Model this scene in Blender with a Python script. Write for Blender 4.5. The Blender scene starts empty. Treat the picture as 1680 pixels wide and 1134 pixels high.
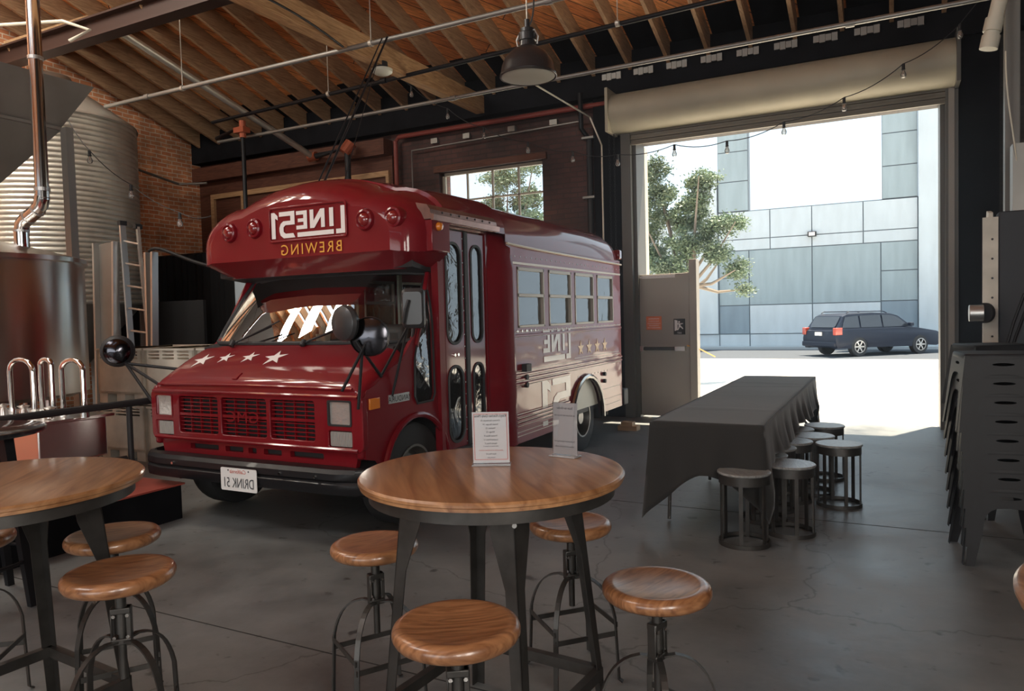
import bpy, bmesh, math, random
from mathutils import Vector, Matrix
random.seed(7)
SC = bpy.context.scene
COL = SC.collection
PI = math.pi
R = math.radians
V = Vector

# ------------------------------------------------------------------ camera
cam_d = bpy.data.cameras.new('camera')
cam = bpy.data.objects.new('camera', cam_d)
COL.objects.link(cam)
cam_d.sensor_fit = 'HORIZONTAL'
cam_d.sensor_width = 36.0
cam_d.lens = 1209.5 / 1680.0 * 36.0
cam_d.clip_end = 300
yw, pt, rl = R(27.24), R(-2.366), R(-1.479)
fw = V((-math.sin(yw) * math.cos(pt), math.cos(yw) * math.cos(pt), math.sin(pt)))
r0 = V((math.cos(yw), math.sin(yw), 0))
u0 = r0.cross(fw)
cr = r0 * math.cos(rl) + u0 * math.sin(rl)
cu = -r0 * math.sin(rl) + u0 * math.cos(rl)
cam.matrix_world = Matrix(((cr.x, cu.x, -fw.x, 0), (cr.y, cu.y, -fw.y, 0), (cr.z, cu.z, -fw.z, 1.5), (0, 0, 0, 1)))
SC.camera = cam

# ------------------------------------------------------------------ light
SC.view_settings.view_transform = 'Standard'
SC.view_settings.look = 'None'
SC.view_settings.gamma = 1
SC.view_settings.exposure = 0.25
W = bpy.data.worlds.new('sky')
SC.world = W
W.use_nodes = True
bg = W.node_tree.nodes['Background']
bg.inputs[0].default_value = (0.72, 0.88, 1.0, 1)
bg.inputs[1].default_value = 1.5
sd = bpy.data.lights.new('sun', 'SUN')
sd.energy = 20
sd.angle = R(0.8)
sd.color = (1.0, 0.86, 0.66)
sun = bpy.data.objects.new('sun', sd)
COL.objects.link(sun)
sun.rotation_euler = V((0.14, 0.285, 1.0)).to_track_quat('Z', 'Y').to_euler()


def area(name, loc, to, sx, sy, power, col):
    d = bpy.data.lights.new(name, 'AREA')
    d.shape = 'RECTANGLE'
    d.size, d.size_y, d.energy, d.color = sx, sy, power, col
    o = bpy.data.objects.new(name, d)
    COL.objects.link(o)
    o.location = loc
    o.rotation_euler = (V(loc) - V(to)).to_track_quat('Z', 'Y').to_euler()
    return o


# daylight through roof skylights, plus added fill lights to the side and rear
area('skylight_daylight', (-6.5, -2.5, 7.0), (-6.2, -1.6, 0), 5.0, 2.0, 200, (1.0, 0.95, 0.88))
area('side_fill', (3.1, -4.2, 2.4), (-3, -2.5, 1.6), 1.2, 2.6, 150, (1.0, 0.94, 0.86))  # added pair of fill lights, no window in that wall
area('side_fill', (3.1, -1.4, 2.4), (-3, 0.3, 1.6), 1.2, 2.6, 150, (1.0, 0.94, 0.86))
for _x in (-10.35, -9.2, -8.05):
    area('skylight_daylight', (_x, 2.6, 7.62), (_x - 1.6, 8.5, 2.9), .62, 3.2, 170, (1.0, 0.93, 0.80))
area('rear_fill', (-2.0, -9.6, 2.2), (-3.5, 5, 2.4), 8.0, 3.6, 190, (1.0, 0.93, 0.84))  # added broad fill from behind the camera

# faint haze that hangs in the hall
hz_m = bpy.data.materials.new('haze')
hz_m.use_nodes = True
hz_m.node_tree.nodes.clear()
_o = hz_m.node_tree.nodes.new('ShaderNodeOutputMaterial')
_v = hz_m.node_tree.nodes.new('ShaderNodeVolumeScatter')
_v.inputs['Color'].default_value = (0.93, 0.95, 1.0, 1)
_v.inputs['Density'].default_value = 0.017
_v.inputs['Anisotropy'].default_value = 0.55
hz_m.node_tree.links.new(_v.outputs[0], _o.inputs['Volume'])
_me = bpy.data.meshes.new('air_haze')
_c = [(-2.80, 2.9, .02), (3.1, 2.9, .02), (3.1, 9.4, .02), (-2.80, 9.4, .02), (-2.80, 2.9, 3.5), (3.1, 2.9, 3.5), (3.1, 9.4, 3.5), (-2.80, 9.4, 3.5)]
_me.from_pydata(_c, [], [(0, 3, 2, 1), (4, 5, 6, 7), (0, 1, 5, 4), (1, 2, 6, 5), (2, 3, 7, 6), (3, 0, 4, 7)])
_me.materials.append(hz_m)
_h = bpy.data.objects.new('air_haze', _me)
COL.objects.link(_h)
_h['kind'] = 'stuff'
_h['label'] = 'faint haze in the air of the hall, brightest before the doorway'
_h['category'] = 'haze'
# ------------------------------------------------------------------ materials
MATS = {}


def nodes(name):
    m = bpy.data.materials.new(name)
    m.use_nodes = True
    nt = m.node_tree
    return m, nt, nt.nodes['Principled BSDF']


def mat(name, col, rough=0.5, metal=0.0, coat=0.0, spec=0.5, noise=0.0, nscale=8.0, bump=0.0, emit=None, estr=0.0, stretch=None, coatr=0.05, sheen=0.0):
    if name in MATS:
        return MATS[name]
    m, nt, b = nodes(name)
    b.inputs['Base Color'].default_value = (*col, 1)
    b.inputs['Roughness'].default_value = rough
    b.inputs['Metallic'].default_value = metal
    b.inputs['Coat Weight'].default_value = coat
    b.inputs['Coat Roughness'].default_value = coatr
    b.inputs['Specular IOR Level'].default_value = spec
    if sheen:
        b.inputs['Sheen Weight'].default_value = sheen
    if emit:
        b.inputs['Emission Color'].default_value = (*emit, 1)
        b.inputs['Emission Strength'].default_value = estr
    if noise or bump:
        tc = nt.nodes.new('ShaderNodeTexCoord')
        mp = nt.nodes.new('ShaderNodeMapping')
        nt.links.new(tc.outputs['Object'], mp.inputs[0])
        if stretch:
            mp.inputs['Scale'].default_value = stretch
        nz = nt.nodes.new('ShaderNodeTexNoise')
        nz.inputs['Scale'].default_value = nscale
        nz.inputs['Detail'].default_value = 6
        nt.links.new(mp.outputs[0], nz.inputs['Vector'])
        if noise:
            mx = nt.nodes.new('ShaderNodeMix')
            mx.data_type = 'RGBA'
            a = tuple(max(0, c * (1 - noise)) for c in col)
            d = tuple(min(1, c * (1 + noise)) for c in col)
            mx.inputs[6].default_value = (*a, 1)
            mx.inputs[7].default_value = (*d, 1)
            rp = nt.nodes.new('ShaderNodeMapRange')
            rp.inputs[1].default_value = 0.3
            rp.inputs[2].default_value = 0.7
            nt.links.new(nz.outputs[0], rp.inputs[0])
            nt.links.new(rp.outputs[0], mx.inputs[0])
            nt.links.new(mx.outputs[2], b.inputs['Base Color'])
        if bump:
            bp = nt.nodes.new('ShaderNodeBump')
            bp.inputs['Strength'].default_value = bump
            bp.inputs['Distance'].default_value = 0.01
            nt.links.new(nz.outputs[0], bp.inputs['Height'])
            nt.links.new(bp.outputs[0], b.inputs['Normal'])
            if coat and bump > .6:
                nz.inputs['Detail'].default_value = 2
                bp.inputs['Distance'].default_value = 0.03
                nt.links.new(bp.outputs[0], b.inputs['Coat Normal'])
    MATS[name] = m
    return m


def glass(name, tint=(1, 1, 1), refl=0.04, rough=0.0, dens=0.0, bump=0.0, ior=1.5):
    """thin pane: mostly see-through with a mirror reflection that grows at grazing angles"""
    m = bpy.data.materials.new(name)
    m.use_nodes = True
    nt = m.node_tree
    nt.nodes.clear()
    out = nt.nodes.new('ShaderNodeOutputMaterial')
    tr = nt.nodes.new('ShaderNodeBsdfTransparent')
    tr.inputs[0].default_value = (*tint, 1)
    gl = nt.nodes.new('ShaderNodeBsdfGlossy')
    gl.inputs['Roughness'].default_value = rough
    fr = nt.nodes.new('ShaderNodeFresnel')
    fr.inputs[0].default_value = ior
    if bump:
        tc = nt.nodes.new('ShaderNodeTexCoord')
        nz = nt.nodes.new('ShaderNodeTexNoise')
        nz.inputs['Scale'].default_value = 5
        nz.inputs['Detail'].default_value = 3
        nz.inputs['Distortion'].default_value = 1.5
        bp = nt.nodes.new('ShaderNodeBump')
        bp.inputs['Strength'].default_value = bump
        bp.inputs['Distance'].default_value = 0.02
        nt.links.new(tc.outputs['Object'], nz.inputs['Vector'])
        nt.links.new(nz.outputs[0], bp.inputs['Height'])
        nt.links.new(bp.outputs[0], gl.inputs['Normal'])
    ad = nt.nodes.new('ShaderNodeMath')
    ad.operation = 'ADD'
    ad.use_clamp = True
    ad.inputs[1].default_value = refl
    mx = nt.nodes.new('ShaderNodeMixShader')
    nt.links.new(fr.outputs[0], ad.inputs[0])
    nt.links.new(ad.outputs[0], mx.inputs[0])
    nt.links.new(tr.outputs[0], mx.inputs[1])
    nt.links.new(gl.outputs[0], mx.inputs[2])
    last = mx
    if dens:
        df = nt.nodes.new('ShaderNodeBsdfDiffuse')
        df.inputs[0].default_value = (0.5, 0.5, 0.5, 1)
        m2 = nt.nodes.new('ShaderNodeMixShader')
        m2.inputs[0].default_value = dens
        nt.links.new(mx.outputs[0], m2.inputs[1])
        nt.links.new(df.outputs[0], m2.inputs[2])
        last = m2
    nt.links.new(last.outputs[0], out.inputs[0])
    return m


def brick(name, c1, c2, mortar, axis, rough=0.85, blotch=0.5):
    m, nt, b = nodes(name)
    tc = nt.nodes.new('ShaderNodeTexCoord')
    sp = nt.nodes.new('ShaderNodeSeparateXYZ')
    cb = nt.nodes.new('ShaderNodeCombineXYZ')
    nt.links.new(tc.outputs['Object'], sp.inputs[0])
    nt.links.new(sp.outputs[0 if axis == 'x' else 1], cb.inputs[0])
    nt.links.new(sp.outputs[2], cb.inputs[1])
    nz0 = nt.nodes.new('ShaderNodeTexNoise')
    nz0.inputs['Scale'].default_value = 3
    ad = nt.nodes.new('ShaderNodeVectorMath')
    ad.operation = 'MULTIPLY_ADD'
    ad.inputs[1].default_value = (0.035, 0.035, 0)
    nt.links.new(tc.outputs['Object'], nz0.inputs['Vector'])
    nt.links.new(nz0.outputs[1], ad.inputs[0])
    nt.links.new(cb.outputs[0], ad.inputs[2])
    br = nt.nodes.new('ShaderNodeTexBrick')
    br.inputs['Color1'].default_value = (*c1, 1)
    br.inputs['Color2'].default_value = (*c2, 1)
    br.inputs['Mortar'].default_value = (*mortar, 1)
    br.inputs['Scale'].default_value = 1
    br.inputs['Brick Width'].default_value = 0.215
    br.inputs['Row Height'].default_value = 0.075
    br.inputs['Mortar Size'].default_value = 0.009
    br.inputs['Mortar Smooth'].default_value = 0.2
    br.inputs['Bias'].default_value = -0.2
    nt.links.new(ad.outputs[0], br.inputs['Vector'])
    nz = nt.nodes.new('ShaderNodeTexNoise')
    nz.inputs['Scale'].default_value = 2.2
    nz.inputs['Detail'].default_value = 7
    nt.links.new(tc.outputs['Object'], nz.inputs['Vector'])
    mr = nt.nodes.new('ShaderNodeMapRange')
    mr.inputs[1].default_value = 0.35
    mr.inputs[2].default_value = 0.7
    mr.inputs[3].default_value = 1 - blotch
    mr.inputs[4].default_value = 1 + blotch * 0.6
    nt.links.new(nz.outputs[0], mr.inputs[0])
    mu = nt.nodes.new('ShaderNodeVectorMath')
    mu.operation = 'SCALE'
    nt.links.new(br.outputs[0], mu.inputs[0])
    nt.links.new(mr.outputs[0], mu.inputs[3])
    nt.links.new(mu.outputs[0], b.inputs['Base Color'])
    b.inputs['Roughness'].default_value = rough
    bp = nt.nodes.new('ShaderNodeBump')
    bp.inputs['Strength'].default_value = 0.6
    bp.inputs['Distance'].default_value = 0.01
    bp.invert = True
    nt.links.new(br.outputs[1], bp.inputs['Height'])
    nt.links.new(bp.outputs[0], b.inputs['Normal'])
    return m


def wood(name, c1, c2, scale=(1, 12, 12), rough=0.45, coat=0.0, dist=3.0, nscale=2.0, rings=False):
    m, nt, b = nodes(name)
    tc = nt.nodes.new('ShaderNodeTexCoord')
    mp = nt.nodes.new('ShaderNodeMapping')
    mp.inputs['Scale'].default_value = scale
    oi = nt.nodes.new('ShaderNodeObjectInfo')
    av = nt.nodes.new('ShaderNodeVectorMath')
    av.operation = 'SCALE'
    cbn = nt.nodes.new('ShaderNodeCombineXYZ')
    nt.links.new(oi.outputs['Random'], cbn.inputs[0])
    nt.links.new(oi.outputs['Random'], cbn.inputs[1])
    nt.links.new(cbn.outputs[0], av.inputs[0])
    av.inputs[3].default_value = 30
    nt.links.new(av.outputs[0], mp.inputs['Location'])
    nt.links.new(tc.outputs['Object'], mp.inputs[0])
    nz = nt.nodes.new('ShaderNodeTexNoise')
    nz.inputs['Scale'].default_value = nscale
    nz.inputs['Detail'].default_value = 8
    nz.inputs['Distortion'].default_value = dist
    nt.links.new(mp.outputs[0], nz.inputs['Vector'])
    cr_ = nt.nodes.new('ShaderNodeValToRGB')
    cr_.color_ramp.elements[0].position = 0.3
    cr_.color_ramp.elements[1].position = 0.72
    cr_.color_ramp.elements[0].color = (*c1, 1)
    cr_.color_ramp.elements[1].color = (*c2, 1)
    nt.links.new(nz.outputs[0], cr_.inputs[0])
    nt.links.new(cr_.outputs[0], b.inputs['Base Color'])
    b.inputs['Roughness'].default_value = rough
    b.inputs['Coat Weight'].default_value = coat
    b.inputs['Coat Roughness'].default_value = 0.18
    return m


def planks_mat():
    """diagonal roof boards, knots and dark joints, laid at 45 degrees across the rafters"""
    m, nt, b = nodes('roof boards')
    tc = nt.nodes.new('ShaderNodeTexCoord')
    mp = nt.nodes.new('ShaderNodeMapping')
    mp.inputs['Rotation'].default_value = (0, 0, R(-47))
    nt.links.new(tc.outputs['Object'], mp.inputs[0])
    br = nt.nodes.new('ShaderNodeTexBrick')
    br.inputs['Color1'].default_value = (0.54, 0.165, 0.048, 1)
    br.inputs['Color2'].default_value = (0.74, 0.29, 0.095, 1)
    br.inputs['Mortar'].default_value = (0.035, 0.012, 0.006, 1)
    br.inputs['Scale'].default_value = 1
    br.inputs['Brick Width'].default_value = 3.4
    br.inputs['Row Height'].default_value = 0.19
    br.inputs['Mortar Size'].default_value = 0.006
    br.inputs['Mortar Smooth'].default_value = 0.1
    nt.links.new(mp.outputs[0], br.inputs['Vector'])
    m2 = nt.nodes.new('ShaderNodeMapping')
    m2.inputs['Scale'].default_value = (1.2, 9, 1)
    nt.links.new(mp.outputs[0], m2.inputs[0])
    nz = nt.nodes.new('ShaderNodeTexNoise')
    nz.inputs['Scale'].default_value = 2.4
    nz.inputs['Detail'].default_value = 9
    nz.inputs['Distortion'].default_value = 2.2
    nt.links.new(m2.outputs[0], nz.inputs['Vector'])
    mr = nt.nodes.new('ShaderNodeMapRange')
    mr.inputs[1].default_value = 0.3
    mr.inputs[2].default_value = 0.7
    mr.inputs[3].default_value = 0.55
    mr.inputs[4].default_value = 1.35
    nt.links.new(nz.outputs[0], mr.inputs[0])
    mu = nt.nodes.new('ShaderNodeVectorMath')
    mu.operation = 'SCALE'
    nt.links.new(br.outputs[0], mu.inputs[0])
    nt.links.new(mr.outputs[0], mu.inputs[3])
    nt.links.new(mu.outputs[0], b.inputs['Base Color'])
    b.inputs['Roughness'].default_value = 0.7
    return m


def floor_mat():
    m, nt, b = nodes('stained concrete floor')
    tc = nt.nodes.new('ShaderNodeTexCoord')
    n1 = nt.nodes.new('ShaderNodeTexNoise')
    n1.inputs['Scale'].default_value = 0.9
    n1.inputs['Detail'].default_value = 10
    n1.inputs['Roughness'].default_value = 0.68
    nt.links.new(tc.outputs['Object'], n1.inputs['Vector'])
    c = nt.nodes.new('ShaderNodeValToRGB')
    e = c.color_ramp.elements
    e[0].position, e[0].color = 0.30, (0.070, 0.073, 0.075, 1)
    e[1].position, e[1].color = 0.72, (0.235, 0.243, 0.243, 1)
    nt.links.new(n1.outputs[0], c.inputs[0])
    # dark specks and pits
    n2 = nt.nodes.new('ShaderNodeTexNoise')
    n2.inputs['Scale'].default_value = 9
    n2.inputs['Detail'].default_value = 4
    nt.links.new(tc.outputs['Object'], n2.inputs['Vector'])
    r2 = nt.nodes.new('ShaderNodeMapRange')
    r2.inputs[1].default_value = 0.28
    r2.inputs[2].default_value = 0.36
    r2.inputs[3].default_value = 0.35
    r2.inputs[4].default_value = 1
    nt.links.new(n2.outputs[0], r2.inputs[0])
    # fine cracks
    vo = nt.nodes.new('ShaderNodeTexVoronoi')
    vo.feature = 'DISTANCE_TO_EDGE'
    vo.inputs['Scale'].default_value = 0.42
    nv = nt.nodes.new('ShaderNodeTexNoise')
    nv.inputs['Scale'].default_value = 2.5
    nv.inputs['Detail'].default_value = 6
    nt.links.new(tc.outputs['Object'], nv.inputs['Vector'])
    ma = nt.nodes.new('ShaderNodeVectorMath')
    ma.operation = 'MULTIPLY_ADD'
    ma.inputs[1].default_value = (0.5, 0.5, 0)
    nt.links.new(nv.outputs[1], ma.inputs[0])
    nt.links.new(tc.outputs['Object'], ma.inputs[2])
    nt.links.new(ma.outputs[0], vo.inputs['Vector'])
    r3 = nt.nodes.new('ShaderNodeMapRange')
    r3.inputs[1].default_value = 0.0
    r3.inputs[2].default_value = 0.004
    r3.inputs[3].default_value = 0.5
    r3.inputs[4].default_value = 1
    nt.links.new(vo.outputs[0], r3.inputs[0])
    mm = nt.nodes.new('ShaderNodeMath')
    mm.operation = 'MULTIPLY'
    nt.links.new(r2.outputs[0], mm.inputs[0])
    nt.links.new(r3.outputs[0], mm.inputs[1])
    mu = nt.nodes.new('ShaderNodeVectorMath')
    mu.operation = 'SCALE'
    nt.links.new(c.outputs[0], mu.inputs[0])
    nt.links.new(mm.outputs[0], mu.inputs[3])
    nt.links.new(mu.outputs[0], b.inputs['Base Color'])
    r4 = nt.nodes.new('ShaderNodeMapRange')
    r4.inputs[1].default_value = 0.3
    r4.inputs[2].default_value = 0.7
    r4.inputs[3].default_value = 0.30
    r4.inputs[4].default_value = 0.52
    nt.links.new(n1.outputs[0], r4.inputs[0])
    nt.links.new(r4.outputs[0], b.inputs['Roughness'])
    bp = nt.nodes.new('ShaderNodeBump')
    bp.inputs['Strength'].default_value = 0.25
    bp.inputs['Distance'].default_value = 0.01
    nt.links.new(n2.outputs[0], bp.inputs['Height'])
    nt.links.new(bp.outputs[0], b.inputs['Normal'])
    return m


M_red = mat('bus red paint', (0.175, 0.004, 0.010), 0.5, 0, 0.7, spec=0.15, coatr=0.06, noise=0.12, nscale=1.5)
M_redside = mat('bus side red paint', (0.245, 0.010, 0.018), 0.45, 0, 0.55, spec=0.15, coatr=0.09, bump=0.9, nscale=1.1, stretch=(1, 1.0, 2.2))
M_white = mat('white vinyl', (0.80, 0.76, 0.74), 0.5)
M_gold = mat('gold vinyl', (0.80, 0.40, 0.07), 0.34, 0, 0.2)
M_black = mat('black rubber', (0.018, 0.018, 0.02), 0.6)
M_blackm = mat('black painted metal', (0.010, 0.010, 0.012), 0.5, 0.0, spec=0.3, noise=0.2, nscale=5)
M_bumper = mat('satin black bumper', (0.010, 0.010, 0.012), 0.45, 0, 0.08, spec=0.3)
M_tire = mat('tyre rubber', (0.025, 0.025, 0.026), 0.75)
M_iron = mat('raw dark iron', (0.085, 0.08, 0.075), 0.42, 0.75, noise=0.25, nscale=9)
M_steel = mat('brushed stainless steel', (0.74, 0.72, 0.69), 0.30, 1.0)
_nt = M_steel.node_tree
_tg = _nt.nodes.new('ShaderNodeTangent')
_tg.direction_type = 'RADIAL'
_tg.axis = 'Z'
_b = _nt.nodes['Principled BSDF']
_b.inputs['Anisotropic'].default_value = 0.85
_b.inputs['Anisotropic Rotation'].default_value = 0.25
_nt.links.new(_tg.outputs[0], _b.inputs['Tangent'])
M_chrome = mat('polished chrome', (0.75, 0.74, 0.72), 0.12, 1.0)
M_galv = mat('galvanised corrugated steel', (0.66, 0.64, 0.57), 0.42, 0.7, noise=0.18, nscale=2.5)
M_galvd = mat('dull galvanised sheet', (0.30, 0.29, 0.27), 0.5, 0.75, noise=0.15, nscale=1.5)
M_alu = mat('aluminium', (0.58, 0.58, 0.57), 0.38, 0.9)
M_rafter = wood('rafter timber', (0.24, 0.135, 0.072), (0.45, 0.28, 0.155), (8, 0.8, 8), 0.75)
M_beam = wood('beam timber', (0.30, 0.155, 0.065), (0.58, 0.36, 0.18), (8, 0.8, 8), 0.7)
M_darkwood = wood('dark stained timber', (0.07, 0.022, 0.012), (0.14, 0.05, 0.028), (0.8, 8, 8), 0.7)
M_trimwood = wood('pale timber trim', (0.34, 0.19, 0.09), (0.55, 0.34, 0.18), (0.8, 8, 8), 0.6)
M_table = wood('varnished table wood', (0.20, 0.082, 0.030), (0.46, 0.235, 0.105), (1.0, 9, 9), 0.36, 0.75, 1.6, 1.6)
M_seat = wood('varnished seat wood', (0.17, 0.066, 0.026), (0.42, 0.20, 0.09), (2.0, 11, 6), 0.34, 0.7, 2.5, 2.2)
M_greytop = wood('worn grey stool top', (0.16, 0.16, 0.155), (0.34, 0.34, 0.33), (3, 14, 6), 0.45, 0.3)
M_planks = planks_mat()
M_floor = floor_mat()
M_brickL = brick('orange brick', (0.68, 0.25, 0.11), (0.80, 0.37, 0.18), (0.82, 0.66, 0.50), 'y')
M_brickB = brick('dark red painted brick', (0.060, 0.022, 0.018), (0.095, 0.036, 0.028), (0.045, 0.026, 0.022), 'x', 0.7)
M_brickR = brick('dark painted brick', (0.038, 0.030, 0.027), (0.06, 0.046, 0.040), (0.03, 0.026, 0.024), 'x', 0.7)
M_shutter = mat('cream roller shutter housing', (0.42, 0.38, 0.29), 0.55, 0.1, noise=0.12, nscale=2)
M_doorgrey = mat('grey painted steel door', (0.30, 0.275, 0.24), 0.5, noise=0.06, nscale=2)
M_frame = mat('door frame steel', (0.10, 0.095, 0.085), 0.5, 0.2)
M_darkblue = mat('near black matt', (0.009, 0.009, 0.011), 0.9, spec=0.1, noise=0.3, nscale=3)
M_cloth = mat('charcoal tablecloth', (0.027, 0.026, 0.025), 0.9, spec=0.2, sheen=0.25, bump=0.3, nscale=3)
M_curtain = mat('black curtain', (0.012, 0.012, 0.014), 0.9)
M_conc = mat('facade concrete pale', (0.46, 0.52, 0.56), 0.9, noise=0.07, nscale=1.4, stretch=(2.5, 1, 0.5))
M_concd = mat('facade concrete blue grey', (0.27, 0.335, 0.365), 0.9, noise=0.10, nscale=1.4, stretch=(3, 1, 0.4))
M_concdd = mat('facade concrete slate', (0.20, 0.255, 0.30), 0.9, noise=0.10, nscale=1.4, stretch=(3, 1, 0.4))
M_joint = mat('facade joint', (0.12, 0.15, 0.18), 0.9)
M_apron = mat('pale concrete apron', (0.66, 0.64, 0.60), 0.9, noise=0.08, nscale=2)
M_asph = mat('shade tinted asphalt', (0.035, 0.045, 0.060), 0.9, noise=0.2, nscale=10)  # dark bluish tint stands in for the building's shade on the street
M_plastic = mat('dirty white plastic', (0.62, 0.58, 0.50), 0.6, noise=0.25, nscale=3)
M_redfloor = mat('red platform paint', (0.36, 0.07, 0.05), 0.5, noise=0.2, nscale=3)
M_redpipe = mat('red pipe paint', (0.22, 0.04, 0.03), 0.5)
M_copper = mat('copper red fitting', (0.38, 0.10, 0.05), 0.45, 0.3)
M_cream = mat('cream enamel', (0.60, 0.56, 0.46), 0.45)
M_amber = mat('amber lens', (0.75, 0.22, 0.02), 0.25, 0, 0.8)
M_lens = mat('headlamp lens', (0.62, 0.62, 0.60), 0.12, 0.6, 1.0, bump=0.5, nscale=30)
M_redlens = mat('red lens', (0.20, 0.008, 0.010), 0.18, 0, 1.0)
M_glass = glass('window glass', (0.93, 0.96, 0.98), 0.02)
M_busglass = glass('tinted bus glass', (0.70, 0.74, 0.76), 0.10, dens=0.02, bump=0.22)
M_wsglass = glass('windshield glass', (0.88, 0.91, 0.90), 0.0, ior=1.32)
M_mirror = mat('mirror face', (0.07, 0.07, 0.08), 0.14, 1.0)
M_bulb = glass('bulb glass', (0.95, 0.93, 0.88), 0.10, 0.05, 0.18)
M_paper = mat('printed paper', (0.80, 0.78, 0.77), 0.4, 0, 0.4)
M_ink = mat('ink', (0.06, 0.06, 0.07), 0.7)
M_inkred = mat('red ink', (0.55, 0.10, 0.07), 0.7)
M_orangeink = mat('orange sign print', (0.66, 0.16, 0.05), 0.6)
M_lampin = mat('lamp diffuser', (0.62, 0.62, 0.52), 0.4)
M_subaru = mat('dark blue car paint', (0.008, 0.013, 0.028), 0.4, 0.0, 0.12, spec=0.25)
M_carglass = mat('dark car glass', (0.02, 0.025, 0.035), 0.1, 0, 0.4)
M_leaf = mat('tree leaf', (0.13, 0.185, 0.115), 0.6, noise=0.45, nscale=1.2)
M_bark = mat('tree bark', (0.20, 0.17, 0.14), 0.9)
M_dash = mat('dark dash vinyl', (0.03, 0.03, 0.032), 0.6)
M_liner = mat('bus interior lining', (0.78, 0.76, 0.64), 0.5)
M_plate = mat('plate white', (0.75, 0.75, 0.74), 0.4)


# ------------------------------------------------------------------ mesh helpers
class MB:
    def __init__(s):
        s.v, s.f = [], []

    def add(s, vs, fs):
        k = len(s.v)
        s.v += [tuple(v) for v in vs]
        s.f += [tuple(i + k for i in f) for f in fs]
        return s

    def box(s, a, b):
        x0, y0, z0 = [min(a[i], b[i]) for i in range(3)]
        x1, y1, z1 = [max(a[i], b[i]) for i in range(3)]
        return s.add([(x0, y0, z0), (x1, y0, z0), (x1, y1, z0), (x0, y1, z0), (x0, y0, z1), (x1, y0, z1), (x1, y1, z1), (x0, y1, z1)],
                     [(0, 3, 2, 1), (4, 5, 6, 7), (0, 1, 5, 4), (1, 2, 6, 5), (2, 3, 7, 6), (3, 0, 4, 7)])

    def bar(s, p, q, w, h, up=(0, 0, 1), w2=None, h2=None):
        """rectangular bar from p to q, w across, h along 'up'"""
        p, q = V(p), V(q)
        d = (q - p).normalized()
        up = V(up)
        if abs(d.dot(up)) > 0.99:
            up = V((0, 1, 0))
        a = d.cross(up).normalized()
        b = a.cross(d).normalized()
        w2 = w if w2 is None else w2
        h2 = h if h2 is None else h2
        vs = []
        for c, ww, hh in ((p, w, h), (q, w2, h2)):
            for sx, sy in ((-1, -1), (1, -1), (1, 1), (-1, 1)):
                vs.append(c + a * sx * ww / 2 + b * sy * hh / 2)
        return s.add(vs, [(0, 1, 2, 3), (7, 6, 5, 4), (0, 4, 5, 1), (1, 5, 6, 2), (2, 6, 7, 3), (3, 7, 4, 0)])

    def cyl(s, p, q, r, n=16, r2=None, cap=True):
        p, q = V(p), V(q)
        r2 = r if r2 is None else r2
        d = (q - p).normalized()
        a = d.orthogonal().normalized()
        b = d.cross(a)
        vs = []
        for c, rr in ((p, r), (q, r2)):
            for i in range(n):
                t = 2 * PI * i / n
                vs.append(c + a * math.cos(t) * rr + b * math.sin(t) * rr)
        fs = [(i, (i + 1) % n, n + (i + 1) % n, n + i) for i in range(n)]
        if cap:
            fs += [tuple(range(n))[::-1], tuple(range(n, 2 * n))]
        return s.add(vs, fs)

    def tube(s, pts, r, n=8, closed=False, flat=None):
        """swept tube; flat=(w,h) gives a flat bar section instead of a round one"""
        pts = [V(p) for p in pts]
        m = len(pts)
        tang = []
        for i in range(m):
            if closed:
                t = pts[(i + 1) % m] - pts[i - 1]
            else:
                t = pts[min(i + 1, m - 1)] - pts[max(i - 1, 0)]
            tang.append(t.normalized())
        a = tang[0].orthogonal().normalized()
        if flat:
            a = tang[0].cross(V(flat[2])).normalized() if len(flat) > 2 else a
        vs = []
        for i in range(m):
            a = (a - tang[i] * a.dot(tang[i])).normalized()
            b = tang[i].cross(a)
            if flat:
                w, h = flat[0] / 2, flat[1] / 2
                for sx, sy in ((-1, -1), (1, -1), (1, 1), (-1, 1)):
                    vs.append(pts[i] + a * sx * w + b * sy * h)
            else:
                rr = r[i] if isinstance(r, (list, tuple)) else r
                for k in range(n):
                    t = 2 * PI * k / n
                    vs.append(pts[i] + a * math.cos(t) * rr + b * math.sin(t) * rr)
        if flat:
            n = 4
        fs = []
        for i in range(m if closed else m - 1):
            j = (i + 1) % m
            for k in range(n):
                fs.append((i * n + k, i * n + (k + 1) % n, j * n + (k + 1) % n, j * n + k))
        if not closed:
            fs += [tuple(range(n))[::-1], tuple(range((m - 1) * n, m * n))]
        return s.add(vs, fs)

    def lathe(s, prof, c=(0, 0, 0), n=32, axis='z', a0=0, a1=2 * PI):
        full = abs(a1 - a0 - 2 * PI) < 1e-6
        m = n if full else n + 1
        vs = []
        for (r, z) in prof:
            for i in range(m):
                t = a0 + (a1 - a0) * i / n
                x, y = r * math.cos(t), r * math.sin(t)
                if axis == 'z':
                    vs.append((c[0] + x, c[1] + y, c[2] + z))
                elif axis == 'x':
                    vs.append((c[0] + z, c[1] + x, c[2] + y))
                else:
                    vs.append((c[0] + x, c[1] + z, c[2] + y))
        fs = []
        for k in range(len(prof) - 1):
            for i in range(n):
                j = (i + 1) % m
                if full or i < n:
                    fs.append((k * m + i, k * m + j, (k + 1) * m + j, (k + 1) * m + i))
        return s.add(vs, fs)

    def loft(s, rings, closed=True, cap=True):
        n = len(rings[0])
        vs = [p for r in rings for p in r]
        fs = []
        for i in range(len(rings) - 1):
            for k in range(n if closed else n - 1):
                fs.append((i * n + k, i * n + (k + 1) % n, (i + 1) * n + (k + 1) % n, (i + 1) * n + k))
        if cap and closed:
            fs += [tuple(range(n))[::-1], tuple(range((len(rings) - 1) * n, len(rings) * n))]
        return s.add(vs, fs)

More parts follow.
